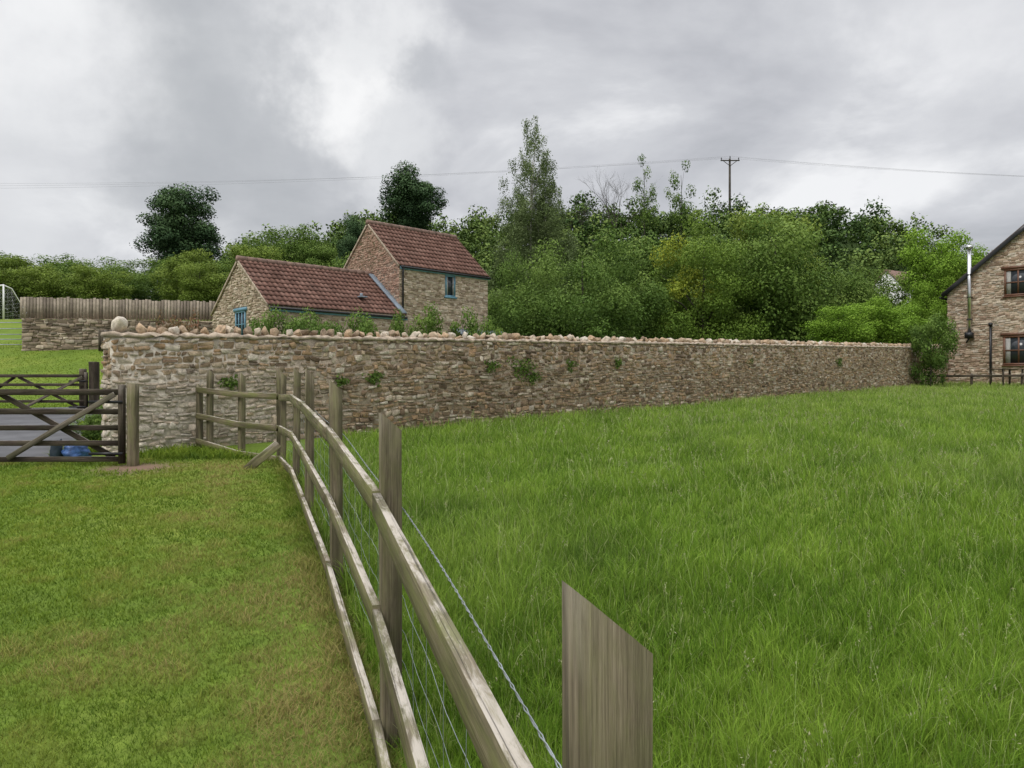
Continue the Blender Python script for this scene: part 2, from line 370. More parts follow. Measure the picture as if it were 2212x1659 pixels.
for j in range(12):
    t=.76+.25*R.random(n); spr=.014*(1.05-t)/.3+.002
    a=np.stack([x+np.cos(ld)*le*t**2,y+np.sin(ld)*le*t**2,z+hh*t],-1)+R.normal(size=(n,3))*spr[:,None]*.8
    d=R.normal(size=(n,3))+np.array([0,0,1.5]); d/=np.linalg.norm(d,axis=1)[:,None]
    s=np.cross(d,R.normal(size=(n,3))); s/=np.linalg.norm(s,axis=1)[:,None]
    L=(.0045+.0045*R.random(n))*np.clip(y/5,1,2.6); Wd=L*.3
    q=np.stack([a-d*L[:,None],a+s*Wd[:,None],a+d*L[:,None],a-s*Wd[:,None]],1); V.append(q.reshape(-1,3))
    c=np.zeros((4*n,3)); c[:,0]=np.repeat(R.random(n),4); c[:,2]=.3; C.append(c)
V=np.concatenate(V); Fq=np.arange(len(V)).reshape(-1,4)
o=mk('grass_seed_heads',V,Fq,M_seed,col=np.concatenate(C)); tag(o,'feathery pale seed heads on tall meadow stems','grass',kind='stuff')

# ---------------------------------------------------------------- stonework
def stonework(g,o,ux,uy,nn,v0,v1,intervals,course=(.06,.12),length=(.12,.36),depth=.03,attr=None,gap=.012,rnd=R,split=.22,inset=.92):
    o=np.asarray(o,float);ux=np.asarray(ux,float);uy=np.asarray(uy,float);nn=np.asarray(nn,float)
    def stone(cu,cv,w,h,key):
        if w<.02 or h<.013: return
        c=min(w,h)*(.08+.22*rnd.random()); a2,b2=w/2,h/2
        ring=np.array([(-a2+c,-b2),(a2-c,-b2),(a2,-b2+c),(a2,b2-c),(a2-c,b2),(-a2+c,b2),(-a2,b2-c),(-a2,-b2+c)])
        ring+=rnd.normal(size=(8,2))*min(w,h)*.06+np.repeat(rnd.normal(size=(4,2)),2,axis=0)[[7,0,1,2,3,4,5,6]]*min(w,h)*.13
        dd=depth*(.25+1.0*rnd.random()); tl=rnd.normal(size=2)*.09
        rs=[]
        for sc_,dp in ((1.02,-.015),(1,dd*.85),(inset,dd)):
            q=ring*sc_; uu=cu+q[:,0]; vv=cv+q[:,1]
            vv=vv+.020*np.sin(1.9*uu+2*vv)+.018*np.sin(5.1*uu+1+5*vv)
            dj=(q[:,0]*tl[0]+q[:,1]*tl[1])*(dp>0)+rnd.normal(size=8)*.003
            rs.append(o+uu[:,None]*ux+vv[:,None]*uy+(dp+dj)[:,None]*nn)
        vs=np.concatenate(rs)
        f=[[r*8+k,r*8+(k+1)%8,(r+1)*8+(k+1)%8,(r+1)*8+k] for r in (0,1) for k in range(8)]+[[16+k for k in range(8)]]
        at=attr(cu,cv) if attr else (0,0,0)
        g.add(vs,f,(np.clip(rnd.beta(1.4,1.4)+(at[2] if len(at)>2 else 0),0,1),at[0],at[1]))
    v=v0
    while v<v1-.02:
        hgt=min(course[0]+(course[1]-course[0])*rnd.random(),v1-v)
        for (a,b) in intervals(v+hgt/2):
            u=a
            while u<b-.03:
                L=length[0]+(length[1]-length[0])*rnd.random()**1.4
                if b-u-L<length[0]*.6: L=b-u
                gp=gap*(.5+1.1*rnd.random()); w=L-gp
                if hgt>.075 and rnd.random()<split:
                    k=.35+.3*rnd.random(); h1=hgt*k
                    stone(u+L/2,v+h1/2,w,h1-gp*.8,0); stone(u+L/2+rnd.normal()*.006,v+h1+(hgt-h1)/2,w*(.85+.15*rnd.random()),hgt-h1-gp*.8,0)
                else: stone(u+L/2,v+hgt/2+rnd.normal()*.005,w,hgt-gp*(.6+.8*rnd.random())-.016*(rnd.random()<.35),0)
                u+=L
        v+=hgt
HULLS=[]
for _ in range(20):
    bm=bmesh.new(); k=R.integers(12,18)
    P=R.normal(size=(k,3)); P/=np.linalg.norm(P,axis=1)[:,None]; P*=(.82+.28*R.random((k,1))); P[:,0]*=1-.15*np.clip(P[:,2],0,1)
    for p in P: bm.verts.new(p)
    r_=bmesh.ops.convex_hull(bm,input=bm.verts[:])
    bmesh.ops.delete(bm,geom=list({e for e in r_['geom_interior']+r_['geom_unused'] if isinstance(e,bmesh.types.BMVert)}),context='VERTS')
    bmesh.ops.bevel(bm,geom=bm.edges[:],offset=.06,segments=1,affect='EDGES')
    bmesh.ops.recalc_face_normals(bm,faces=bm.faces[:]); bm.verts.index_update()
    HULLS.append((np.array([v.co[:] for v in bm.verts]),[[v.index for v in f.verts] for f in bm.faces])); bm.free()
def rock(g,c,size,rot,col=(.5,0,0)):
    v,f=HULLS[R.integers(len(HULLS))]; v=v.copy()
    a=R.integers(2)*math.pi+R.normal()*.3; ca,sa=math.cos(a),math.sin(a); v=v@np.array([[ca,sa,0],[-sa,ca,0],[0,0,1]])
    v=v/np.abs(v).max(0)*np.array(size)/2
    ty=R.normal()*.17; ca,sa=math.cos(ty),math.sin(ty); v=v@np.array([[ca,0,sa],[0,1,0],[-sa,0,ca]])
    ca,sa=math.cos(rot),math.sin(rot); v=v@np.array([[ca,sa,0],[-sa,ca,0],[0,0,1]])
    g.add(v+np.asarray(c),f,col)

A=np.array([-6.36,11.7]); E=np.array([23.75,40.35]); dW=(E-A)/np.linalg.norm(E-A); LW=np.linalg.norm(E-A)
sl=.0415*dW[1]
wall=empty('garden_wall',(A[0],A[1],.2),math.atan2(dW[1],dW[0])); tag(wall,'long rubble stone garden wall with upright coping stones','wall')
top0=2.36-.2
g=G()
def wattr(u,v):
    z=v-u*sl; pale=max(0,1-abs(u-.8)/3.6)*max(0,min(1,(1.7-z)/.5))*1.0*(.5+.5*R.random())
    pale=max(pale,.55*(R.random()<.09))
    wv=.5+.5*math.sin(u*.9+1.3*math.sin(u*.37)); 
    dk=.5*R.random()*max(0,min(1,(u-2.5)/5))*(1 if .4<z<1.75 else .3)*(.4+.7*wv)+ (.3*R.random() if z<.5 and u>3 else 0)
    return (min(dk,.9),pale,(.03 if u>14 else 0)+(.06 if z>1.7 else -.03))
ux=(1,0,sl)
stonework(g,(0,0,0),ux,(0,0,1),(0,-1,0),-.1,top0-.02,lambda v:[(0.02,LW)],course=(.045,.13),length=(.07,.27),depth=.034,attr=wattr,split=.24,gap=.015)
stonework(g,(0.0,.36,0),(0,-1,0),(0,0,1),(-1,0,0),-.1,top0-.02,lambda v:[(0.0,.38)],course=(.06,.12),length=(.12,.26),depth=.035,attr=lambda u,v:wattr(.5,v))
g.obj('stone_face',M_stone,wall)
g=G(); seg=90
xsn=np.linspace(0,LW,seg+1); Vv=[];Cc=[]
for xx in xsn:
    z1=top0+xx*sl
    for (yy,zz) in ((-.010,-.6+xx*sl),(-.010,z1*.5+xx*sl*.5),(-.010,z1),(.36,z1),(.36,-.6+xx*sl)):
        Vv.append((xx,yy,zz)); Cc.append((R.random(),.2 if xx>3 else 0,max(0,1-xx/4.2)*.9))
Ff=[[i*5+k,(i+1)*5+k,(i+1)*5+(k+1)%5,i*5+(k+1)%5] for i in range(seg) for k in range(5)]
Ff+=[[0,1,2,3,4],[seg*5+k for k in (4,3,2,1,0)]]
g.add(Vv,Ff,Cc); g.obj('mortar_core',M_mortar,wall)
g=G()
nseg=420;Vv=[]
for i in range(nseg+1):
    xx=-.03+(LW+.03)*i/nseg; z1=top0+xx*sl; q=.6+.8*R.random()
    for (yy,zz) in ((-.035*q,z1-.012),(-.045*q,z1+.025),(-.005,z1+.06*q),(.37,z1+.07),(.41,z1+.03),(.40,z1)):
        Vv.append((xx,yy+R.normal()*.010,zz+R.normal()*.012))
g.add(Vv,[[i*6+k,(i+1)*6+k,(i+1)*6+(k+1)%6,i*6+(k+1)%6] for i in range(nseg) for k in range(6)]+[[0,1,2,3,4,5]])
g.obj('mortar_cap',M_cap,wall)
g=G(); s=.12; first=True
while s<LW-.3:
    if first: rock(g,(s+.05,.15,top0+.19+s*sl),(.34,.34,.29),0,(.95,0,0)); s+=.38; first=False; continue
    hh=.18+.06*R.random(); ww=.12+.06*R.random()
    if R.random()<.14: hh*=.72
    rock(g,(s,.13+R.normal()*.015,top0+.04+s*sl+hh*.34),(ww,.30,hh),R.normal()*.25,(R.beta(1.8,1.4),.25*R.random(),0))
    s+=ww*.88+.03+.05*R.random()**2*(2.0 if s<3 else 1)
g.obj('coping_stones',M_cope,wall)

def leafmesh(name,P,Nn,S,C,mat,parent=None,asp=.62):
    n=len(P); Nn=Nn/np.linalg.norm(Nn,axis=1)[:,None]
    T=np.cross(Nn,R.normal(size=(n,3))); T/=np.linalg.norm(T,axis=1)[:,None]; B=np.cross(Nn,T)
    S=np.broadcast_to(S,(n,))[:,None]
    V=np.stack([P-T*S*.5,P+B*S*asp*.5-T*S*.05,P+T*S*.5,P-B*S*asp*.5-T*S*.05],1).reshape(-1,3)
    F=np.arange(4*n).reshape(-1,4); C=np.repeat(C,4,axis=0)
    return mkmesh(name,V,F,mat,col=C)
for (X,Y,Z,r) in [(.21,17.95,2.0,.28),(.5,18.2,1.78,.18),(-.5,17.25,2.02,.15),(-2.83,15.06,1.72,.15),(-3.37,14.54,1.66,.11),(-4.97,13.02,1.62,.13),(1.5,19.2,2.1,.15),(2.9,20.5,2.2,.14),(13.5,30.6,2.5,.2),(8.2,25.6,2.35,.15)]:
    n=int(330*(r/.3)**2)+90
    th=R.random(n)*6.28; rr=r*1.2*R.random(n)**.7*(1+.35*np.sin(3*th+R.random()*6)+.2*np.sin(5*th+R.random()*6))
    uv=np.stack([rr*np.cos(th)*1.2,rr*np.sin(th)*.8],-1)
    nf=np.array([dW[1],-dW[0],0])
    off=.035+np.abs(R.normal(size=n))*.025
    P=np.stack([uv[:,0]*dW[0]+nf[0]*off,uv[:,0]*dW[1]+nf[1]*off,uv[:,1]],-1)
    Nn=nf+R.normal(size=(n,3))*.5
    C=np.stack([R.random(n),R.random(n)*.4,np.zeros(n)],-1)
    me=leafmesh('ivy_plant',P,Nn,.04+.03*R.random(n),C,L_mid)
    o=bpy.data.objects.new('ivy_plant',me); o.location=(X,Y,Z); link(o)
    tag(o,'small green creeper rooted in the stone wall','plant',group='creepers growing on the garden wall')

# ---------------------------------------------------------------- post and rail fence
fence=empty('post_and_rail_fence',(posts[2][0],posts[2][1],.1)); tag(fence,'weathered three rail timber fence with pointed posts and wire netting','fence')
fl=Vector(fence.location)
def loc(p): return np.array(p)-np.array(fl)
def fdir(i):
    a=posts[max(i-1,0)];b=posts[min(i+1,len(posts)-1)]; return nrm([b[0]-a[0],b[1]-a[1],0])
allposts=[(p[0],p[1],p[2],fdir(i)) for i,p in enumerate(posts)]
ret=[(-4.30,11.76,1.78),(-5.05,12.36,1.84),(-5.28,12.5,1.60)]
rd=nrm([-1.79,1.6,0])
allposts+= [(q[0],q[1],q[2],rd) for q in ret]
allposts.append((-3.55,11.3,1.86,fdir(6)))
for ip,(X,Y,T,f) in enumerate(allposts):
    g=G(); side=np.array([f[1],-f[0],0]); gg=float(gz(X,Y)) 
    zz=list(np.linspace(gg-.25,T,8)); lean=R.normal(size=2)*(.006 if ip>1 else 0)
    pts=[loc((X+lean[0]*(z-gg),Y+lean[1]*(z-gg),z)) for z in zz]
    sweep(g,pts,side,f,.08,.1,bev=.002,drop=.07,jit=.0008)
    g.obj('post',M_post,fence)
offs=[.32,.79,1.25]
def railpt(i,off,jz=0):
    X,Y,T=posts[i]; f=fdir(i); s=np.array([f[1],-f[0],0])
    if i==1: T+=.025
    return np.array([X,Y,T-off-.048+jz])-s*.0585
runs=[[0,1],[1,2],[2,3],[3,4],[4,5,6]]
for k,off in enumerate(offs):
    for ri,run in enumerate(runs):
        pts=[loc(railpt(i,off,.0)) for i in run]
        d0=nrm(pts[1]-pts[0]); pts[0]=pts[0]+d0*.004; d1=nrm(pts[-1]-pts[-2]); pts[-1]=pts[-1]-d1*.004
        P=[]
        for a,b in zip(pts[:-1],pts[1:]): P+=[a+(b-a)*t for t in np.linspace(0,1,9)[:-1]]
        P.append(pts[-1]); P=np.array(P)
        d=nrm(pts[-1]-pts[0]); s=nrm([d[1],-d[0],0])
        P[:,2]+=R.normal()*.007
        g=G(); sweep(g,P,s,(0,0,1),.033,.09,bev=.001,jit=.0005); g.obj('rail',M_rail,fence)
    pr=[np.array([-3.42,11.02,posts[6][2]-off-.048]),np.array([-4.30,11.76,1.80-off-.048]),np.array([-5.28,12.54,1.85-off*.93-.048])]
    pr=[loc(p) + np.array([-.045,-.055,0]) for p in pr]
    pr=[pr[0]+nrm(pr[1]-pr[0])*.03]+pr[1:]
    s=np.array([rd[1],-rd[0],0])
    g=G(); sweep(g,pr,s,(0,0,1),.036,.09,seg=.3,jit=.0005); g.obj('rail',M_rail,fence)
g=G()
def wirept(sy,off,i0=0):
    X=np.interp(sy,PY,PX);T=np.interp(sy,PY,[p[2] for p in posts]); return np.array([X+.052,sy+.015,T-off])
hs=[.40,.62,.78,.92,1.04,1.15,1.25]
for j,off in enumerate(hs):
    yy=np.arange(-1,11.0,.075); ph=R.random()*6
    pts=[loc(wirept(t,off+.008*math.sin(t*2.1+ph)+.004*math.sin(t*41)))+np.array([.004*math.sin(t*9+ph),0,0]) for t in yy]
    if j==0:
        for q in (0,math.pi):
            yy2=np.arange(-1,11.0,.03)
            tube(g,[loc(wirept(t,off+.012*math.sin(t*2.1)))+.0028*np.array([math.cos(t*70+q),0,math.sin(t*70+q)]) for t in yy2],.0017,4,cap=False)
    else: tube(g,pts,.0011,4,cap=False)
for t in np.arange(-.8,11,.3):
    tube(g,[loc(wirept(t+.012*math.sin(o_*9),o_)) for o_ in np.linspace(hs[1],hs[-1],7)],.001,4,cap=False)
g.obj('wire_netting',M_galv,fence)

lb=empty('leaning_board',(-3.66,10.35,.42)); tag(lb,'short broken mossy board leaning against the fence','board')
p0=np.array([-.02,0,0]);p1=np.array([.33,.2,.33])
d=nrm(p1-p0); s=nrm(np.cross(d,(0,1,0))); g=G(); sweep(g,[p0-d*.05,p0+d*.15,(p0+p1)/2,p1],s,np.cross(d,s),.12,.05,jit=.006,bev=.008); g.obj('board',M_rail,lb)

# ---------------------------------------------------------------- timber gates
def bar_gate(name,label,hx,hy,ang,w,h,mat):
    gzv=float(gz(hx,hy)); e=empty(name,(hx,hy,gzv),ang); tag(e,label,'gate',group='timber field gates across the driveway')
    Z=(0,0,1);Yv=(0,1,0)
    zs=[.10,.33,.55,.78,h]
    def bar(n,pts,wy,hz,ax=Yv,bx=Z,m=mat):
        g=G(); sweep(g,pts,ax,bx,wy,hz,jit=.001,seg=.4); g.obj(n,m,e)
    for i,z in enumerate(zs):
        bar('bar',[(-.21,0,z),(-w,0,z)],.028 if i<4 else .06,.075 if i<4 else .085)
    bar('stile',[(-.17,0,.04),(-.17,0,h+.10)],.075,.075,(1,0,0),Yv)
    bar('stile',[(-w-.035,0,.04),(-w-.035,0,h+.08)],.07,.07,(1,0,0),Yv)
    def diag(a,b,m):
        a=np.array(a,float);b=np.array(b,float);d=nrm(b-a);bar('brace',[a,b],.025,.075,Yv,np.cross(d,(0,1,0)),m)
    diag((-.25,-.05,h-.03),(-w/2-.1,-.05,.12),M_gate2)
    diag((-w/2-.25,.045,h-.03),(-.3,.045,.12),mat)
    diag((-w+.1,.045,.12),(-w/2-.35,.045,h-.03),mat)
    for z_ in (h-.16,.16):
        g=G(); boxg(g,(-.62,-.045,z_),(-.14,-.04,z_+.04)); g.obj('hinge_strap',M_black,e)
    return e
bar_gate('timber_gate','grey brown five bar timber gate, closed across the drive',-5.42,10.6,math.radians(1.5),3.3,1.06,M_gate)
bar_gate('timber_gate','dark timber field gate standing open beyond the drive',-11.35,20.0,math.radians(-1),3.6,1.02,M_gate)
def gatepost(x,y,h,w,label,m,cap=False):
    g=G(); z=float(gz(x,y)); e=empty('gate_post',(x,y,z)); tag(e,label,'gate post',group='timber gate posts')
    sweep(g,[(0,0,-.2)]+[(R.normal()*.003,0,t) for t in np.linspace(.1,h,6)]+([(0,0,h+.04)] if cap else []),(1,0,0),(0,1,0),w,w,bev=.012,jit=.003); g.obj('post_shaft',m,e)
gatepost(-5.44,10.62,1.18,.125,'weathered timber gate post by the wall end',M_post)
gatepost(-5.72,10.85,1.10,.08,'short weathered timber post behind the gate hinge',M_post)
gatepost(-9.0,10.55,1.2,.16,'weathered timber gate post at the latch side',M_post)
gatepost(-11.3,20.0,1.36,.2,'dark square timber gate post beside the drive',M_gate,True)
gatepost(-11.75,20.25,1.2,.14,'dark slim timber post beside the drive',M_gate)

M_bagb=mat_plain('blue plastic bag',(.05,.11,.28),.4,ns=9,na=.7); M_bagd=mat_plain('dark bag fabric',(.02,.035,.05),.7)
def bag(x,y,w,d,h,m,label,handles=True):
    e=empty('carrier_bag',(x,y,float(gz(x,y))+.015)); tag(e,label,'bag'); g=G()
    nz,na_=9,22;V=[]
    for i in range(nz):
        t=i/(nz-1)
        for k in range(na_):
            th=2*math.pi*k/na_; sq=(abs(math.cos(th))**4+abs(math.sin(th))**4)**-.25
            r=sq*(1+.10*math.sin(3*th+5*t)+.06*R.normal())*(1-.25*t*t)
            V.append((r*w/2*math.cos(th),r*d/2*math.sin(th),t*h*(1+.08*math.sin(4*th)+.12*math.sin(th+1))))
    F=[[i*na_+k,i*na_+(k+1)%na_,(i+1)*na_+(k+1)%na_,(i+1)*na_+k] for i in range(nz-1) for k in range(na_)]+[[(nz-1)*na_+k for k in range(na_)],list(range(na_-1,-1,-1))]
    g.add(V,F); g.obj('bag_body',m,e)
    if handles:
        for s in (-1,1):
            g=G(); tube(g,[(math.cos(a)*w*.2,s*d*.25,h*.9+math.sin(a)*.06) for a in np.linspace(0,math.pi,9)],.008,5); g.obj('handle',M_bagd,e)
bag(-6.74,11.45,.36,.24,.19,M_bagb,'slumped blue carrier bag on the drive behind the gate')
bag(-7.02,11.4,.16,.15,.24,M_bagd,'small dark bag standing beside the blue one',False)

# ---------------------------------------------------------------- cottage
def roofplane(g,o,ax,dn,nr,L,S,tw=.21,tl=.33,seed=0):
    o=np.array(o,float);ax=np.array(ax,float);dn=np.array(dn,float);nr=np.array(nr,float)
    nt_=int(round(L/tw)); tw=L/nt_; nr_=int(round(S/tl)); tl=S/nr_; sub=8
    us=np.linspace(0,L,nt_*sub+1); rnd=np.random.default_rng(seed)
    ph=(us/tw)%1; wave=.032*(np.sin(2*math.pi*ph)*.5+.5)**1.3
    tcol=np.clip(rnd.beta(2.2,2.2,size=(nr_,nt_+1)),0,1); Fq=[];V=[];C=[];base=0
    ti=np.minimum((us/tw).astype(int),nt_)
    for r in range(nr_):
        jig=np.repeat(rnd.normal(size=nt_+1)*.004,sub)[:len(us)]
        if len(jig)<len(us): jig=np.append(jig,0)
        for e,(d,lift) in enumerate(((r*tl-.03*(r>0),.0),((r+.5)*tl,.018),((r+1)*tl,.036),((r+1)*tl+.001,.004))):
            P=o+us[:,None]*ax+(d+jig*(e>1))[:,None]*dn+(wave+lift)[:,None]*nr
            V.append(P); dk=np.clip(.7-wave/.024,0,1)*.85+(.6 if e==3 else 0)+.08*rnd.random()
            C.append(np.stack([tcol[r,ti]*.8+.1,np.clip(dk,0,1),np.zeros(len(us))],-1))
        m=len(us)
        for e in range(3):
            i=np.arange(m-1)+base+e*m; Fq.append(np.stack([i,i+m,i+m+1,i+1],-1))
        base+=4*m
    g.V.append(np.concatenate(V)); 
    for q in np.concatenate(Fq): g.F.append([int(t)+g.n for t in q])
    g.n+=base; g.C.append(np.concatenate(C))
def window(parent,o,ax,out,w,h,frame,panes=(2,1),lintel=None,sill=None,t=.06,curtain=True):
    o=np.array(o,float);ax=np.array(ax,float);out=np.array(out,float)
    we=bpy.data.objects.new('window',None); we.location=o; link(we,parent)
    def b(n,u0,v0,u1,v1,d0,d1,m):
        g=G();V=[]
        for (u,v) in ((u0,v0),(u1,v0),(u1,v1),(u0,v1)):
            for d in (d0,d1): V.append(ax*u+out*d+np.array([0,0,v]))
        g.add(V,[[0,2,4,6],[1,7,5,3],[0,1,3,2],[2,3,5,4],[4,5,7,6],[6,7,1,0]]); g.obj(n,m,we)
    b('glass',t,t,w-t,h-t,.004,.014,M_glass)
    b('frame',0,0,w,t,.002,.05,frame); b('frame',0,h-t,w,h,.002,.05,frame); b('frame',0,t,t,h-t,.002,.05,frame); b('frame',w-t,t,w,h-t,.002,.05,frame)
    for i in range(1,panes[0]): b('glazing_bar',w*i/panes[0]-t*.35,t,w*i/panes[0]+t*.35,h-t,.006,.045,frame)
    for i in range(1,panes[1]): b('glazing_bar',t,h*i/panes[1]-t*.3,w-t,h*i/panes[1]+t*.3,.006,.04,frame)
    if curtain:
        b('curtain',t,t,t+w*.16,h-t,.0142,.0165,M_curtain); b('curtain',w-t-w*.14,t,w-t,h-t,.0142,.0165,M_curtain)
    if lintel: b('lintel',-.13,h+.005,w+.13,h+.13,-.02,.07,lintel)
    if sill: b('sill',-.06,-.07,w+.06,-.003,-.02,.1,sill)
CZ=1.1
cot=empty('stone_cottage',(-8.88,27,CZ),math.atan2(.687,.727)); tag(cot,'small stone cottage with red pantile roofs and blue trim','cottage')
e1,a1,e2,a2=3.42,5.36,5.6,7.74
Lx,W1=6.08,5.2; X2,Y2a,Y2b=11.1,.5,5.3
def prism(g,x0,x1,y0,y1,ez,az,z0=-.3,drop=.05):
    ym=(y0+y1)/2; ez-=drop;az-=drop
    V=[(x,y,z) for x in (x0,x1) for (y,z) in ((y0,z0),(y1,z0),(y1,ez),(ym,az),(y0,ez))]
    g.add(V,[[0,1,2,3,4][::-1],[5,6,7,8,9],[0,4,9,5],[4,3,8,9],[3,2,7,8],[2,1,6,7],[0,5,6,1]],(.5,0,0))
g=G(); prism(g,0,Lx,0,W1,e1,a1); prism(g,Lx-.01,X2,Y2a,Y2b,e2,a2); g.obj('wall_core',M_mortarc,cot)
def gable_int(w,ez,az,holes=()):
    def f(v):
        if v<ez: iv=[(0,w)]
        else:
            k=(v-ez)/(az-ez)*w/2; iv=[(k,w-k)] if w-2*k>.1 else []
        for (u0,v0,u1,v1) in holes:
            if v0<v<v1:
                o=[]
                for a,b in iv:
                    if u0>a: o.append((a,min(u0,b)))
                    if u1<b: o.append((max(u1,a),b))
                iv=[q for q in o if q[1]-q[0]>.02]
        return iv
    return f
gA=G()
stonework(gA,(0,W1,0),(0,-1,0),(0,0,1),(-1,0,0),-.2,a1-.1,gable_int(W1,e1,a1-.08,[(2.22,2.3,3.38,3.46)]),course=(.07,.13),length=(.14,.36),depth=.03)
stonework(gA,(0,0,0),(1,0,0),(0,0,1),(0,-1,0),-.2,e1-.22,lambda v:[(0,Lx)],course=(.07,.13),length=(.14,.36),depth=.03)
gA.obj('wing_wall',M_cott,cot)
gA=G()
wy=Y2b-Y2a
stonework(gA,(Lx,Y2b,0),(0,-1,0),(0,0,1),(-1,0,0),2.6,a2-.1,gable_int(wy,e2,a2-.08),course=(.07,.12),length=(.14,.32),depth=.03,attr=lambda u,v:(.1,.75*(.6+.4*R.random())))
ws=(2.45,4.44,3.05,5.42)
stonework(gA,(Lx,Y2a,0),(1,0,0),(0,0,1),(0,-1,0),-.2,e2-.12,gable_int(X2-Lx,99,100,[(ws[0],ws[1],ws[2],ws[3])]),course=(.07,.12),length=(.14,.34),depth=.03)
gA.obj('main_wall',M_cott,cot)
def roofpair(nm,x0,x1,y0,y1,ez,az,mat,seed,ov=.10):
    ym=(y0+y1)/2; hw=(y1-y0)/2; S=math.hypot(hw,az-ez); c,s=hw/S,(az-ez)/S
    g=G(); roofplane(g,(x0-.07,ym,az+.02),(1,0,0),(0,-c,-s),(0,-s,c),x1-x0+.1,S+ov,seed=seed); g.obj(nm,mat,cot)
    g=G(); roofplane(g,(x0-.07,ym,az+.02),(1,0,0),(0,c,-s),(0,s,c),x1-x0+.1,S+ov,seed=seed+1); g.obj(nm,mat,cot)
    g=G(); nr=int((x1-x0)/.4)
    for i in range(nr):
        xa=x0-.09+(x1-x0+.12)*i/nr; xb=x0-.09+(x1-x0+.12)*(i+1)/nr-.01
        tube(g,[(xa,ym,az+.03),(xb,ym,az+.03+R.normal()*.004)],[.13,.12],8,c=(.5,0,0))
    g.obj('ridge_tiles',M_ridge,cot)
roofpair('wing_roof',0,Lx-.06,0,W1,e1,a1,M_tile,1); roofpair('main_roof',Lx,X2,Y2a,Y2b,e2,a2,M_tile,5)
def strip(nm,p0,p1,ax,bx,w,h,m): g=G(); sweep(g,[p0,p1],ax,bx,w,h,jit=0,bev=.003,seg=.5); g.obj(nm,m,cot)
def verge(x,y0,y1,ez,az):
    ym=(y0+y1)/2
    for yy,sg in ((y0,-1),(y1,1)):
        d=nrm((0,yy-ym,ez-az)); strip('verge',(x,ym,az-.03),(x,yy+sg*.06,ez-.03+d[2]*.05),(1,0,0),np.cross(d,(1,0,0)),.05,.08,M_cap)
verge(-.06,0,W1,e1,a1); verge(Lx-.06,Y2a,Y2b,e2,a2); verge(X2+.03,Y2a,Y2b,e2,a2)
strip('fascia_board',(.02,-.07,e1-.17),(Lx-.0,-.07,e1-.17),(0,1,0),(0,0,1),.04,.15,M_blue)
strip('fascia_board',(Lx,Y2a-.07,e2-.13),(X2+.05,Y2a-.07,e2-.13),(0,1,0),(0,0,1),.04,.13,M_blue)
g=G(); tube(g,[(.0,-.145,e1-.13),(Lx-.05,-.145,e1-.15)],.045,8); g.obj('gutter',M_black,cot)
g=G(); tube(g,[(Lx+.0,Y2a-.145,e2-.10),(X2+.08,Y2a-.145,e2-.12)],.045,8); g.obj('gutter',M_black,cot)
g=G(); tube(g,[(Lx+.12,Y2a-.15,e2-.15),(Lx+.12,Y2a-.1,e2-.35),(Lx+.12,Y2a-.09,-.1)],.04,8); g.obj('drainpipe',M_black,cot)
S1=math.hypot(W1/2,a1-e1); dn=np.array([0,-W1/2/S1,-(a1-e1)/S1]); nn1=np.array([0,-(a1-e1)/S1,W1/2/S1])
p0=np.array([Lx-.13,W1/2,a1+.10]); strip('lead_flashing',p0+dn*.1,p0+dn*(S1+.08),(1,0,0),nn1,.26,.05,M_lead)
window(cot,(0,W1-2.35,2.3),(0,-1,0),(-1,0,0),.9,1.02,M_blue,(3,2),lintel=M_blue,curtain=False)
window(cot,(Lx+ws[0]+.02,Y2a,ws[1]),(1,0,0),(0,-1,0),.56,.96,M_blue,(1,1),sill=M_blue)
vp=np.array([4.35,W1/2,a1])+dn*2.25+nn1*.12
g=G(); tube(g,[vp,vp+np.array([0,0,.13])],.06,8); boxg(g,vp+np.array([-.16,-.22,-.05]),vp+np.array([.16,.1,.0])); g.obj('roof_vent',M_lead,cot)
g=G(); boxg(g,(X2-1.9,-1.0,-.2),(X2+.6,Y2a-.06,2.3)); g.obj('porch_wall',M_blue,cot)
g=G(); V=[(X2-2.2,-1.3,2.32),(X2+.9,-1.3,2.32),(X2+.9,Y2a-.05,2.95),(X2-2.2,Y2a-.05,2.95)]; V+=[(a,b,c+.08) for a,b,c in V]
g.add(V,[[3,2,1,0],[4,5,6,7],[0,1,5,4],[1,2,6,5],[2,3,7,6],[3,0,4,7]]); g.obj('porch_roof',M_lead,cot)
window(cot,(X2-1.7,-1.0,1.25),(1,0,0),(0,-1,0),.9,.95,M_white,(2,1),curtain=False)

# ---------------------------------------------------------------- house beside the wall end
HX,HY,HZ=23.8,40.4,1.6
hs_=empty('stone_house',(HX,HY,HZ),math.atan2(-.727,.687)); tag(hs_,'two storey brown stone house gable with steel flue','house')
HW,he,ha,HD=7.8,5.0,8.3,10
g=G()
def prismy(g,x0,x1,y0,y1,ez,az,z0=-.5):
    xm=(x0+x1)/2
    V=[(x,y,z) for y in (y0,y1) for (x,z) in ((x0,z0),(x1,z0),(x1,ez),(xm,az),(x0,ez))]
    g.add(V,[[0,1,2,3,4],[5,6,7,8,9][::-1],[0,4,9,5],[4,3,8,9],[3,2,7,8],[2,1,6,7],[0,5,6,1]])
prismy(g,0,HW,0,HD,he-.05,ha-.05); g.obj('wall_core',M_mortarc,hs_)
w1=(2.62,4.55,3.9,5.95); w2=(2.58,.98,3.98,2.5)
g=G(); stonework(g,(0,0,0),(1,0,0),(0,0,1),(0,-1,0),-.3,ha-.12,gable_int(HW,he,ha-.1,[w1,w2,(w1[0]-.15,w1[3],w1[2]+.15,w1[3]+.14),(w2[0]-.15,w2[3],w2[2]+.15,w2[3]+.14)]),course=(.07,.14),length=(.14,.4),depth=.03,attr=lambda u,v:(.3*R.random(),.5*(R.random()<.12)))
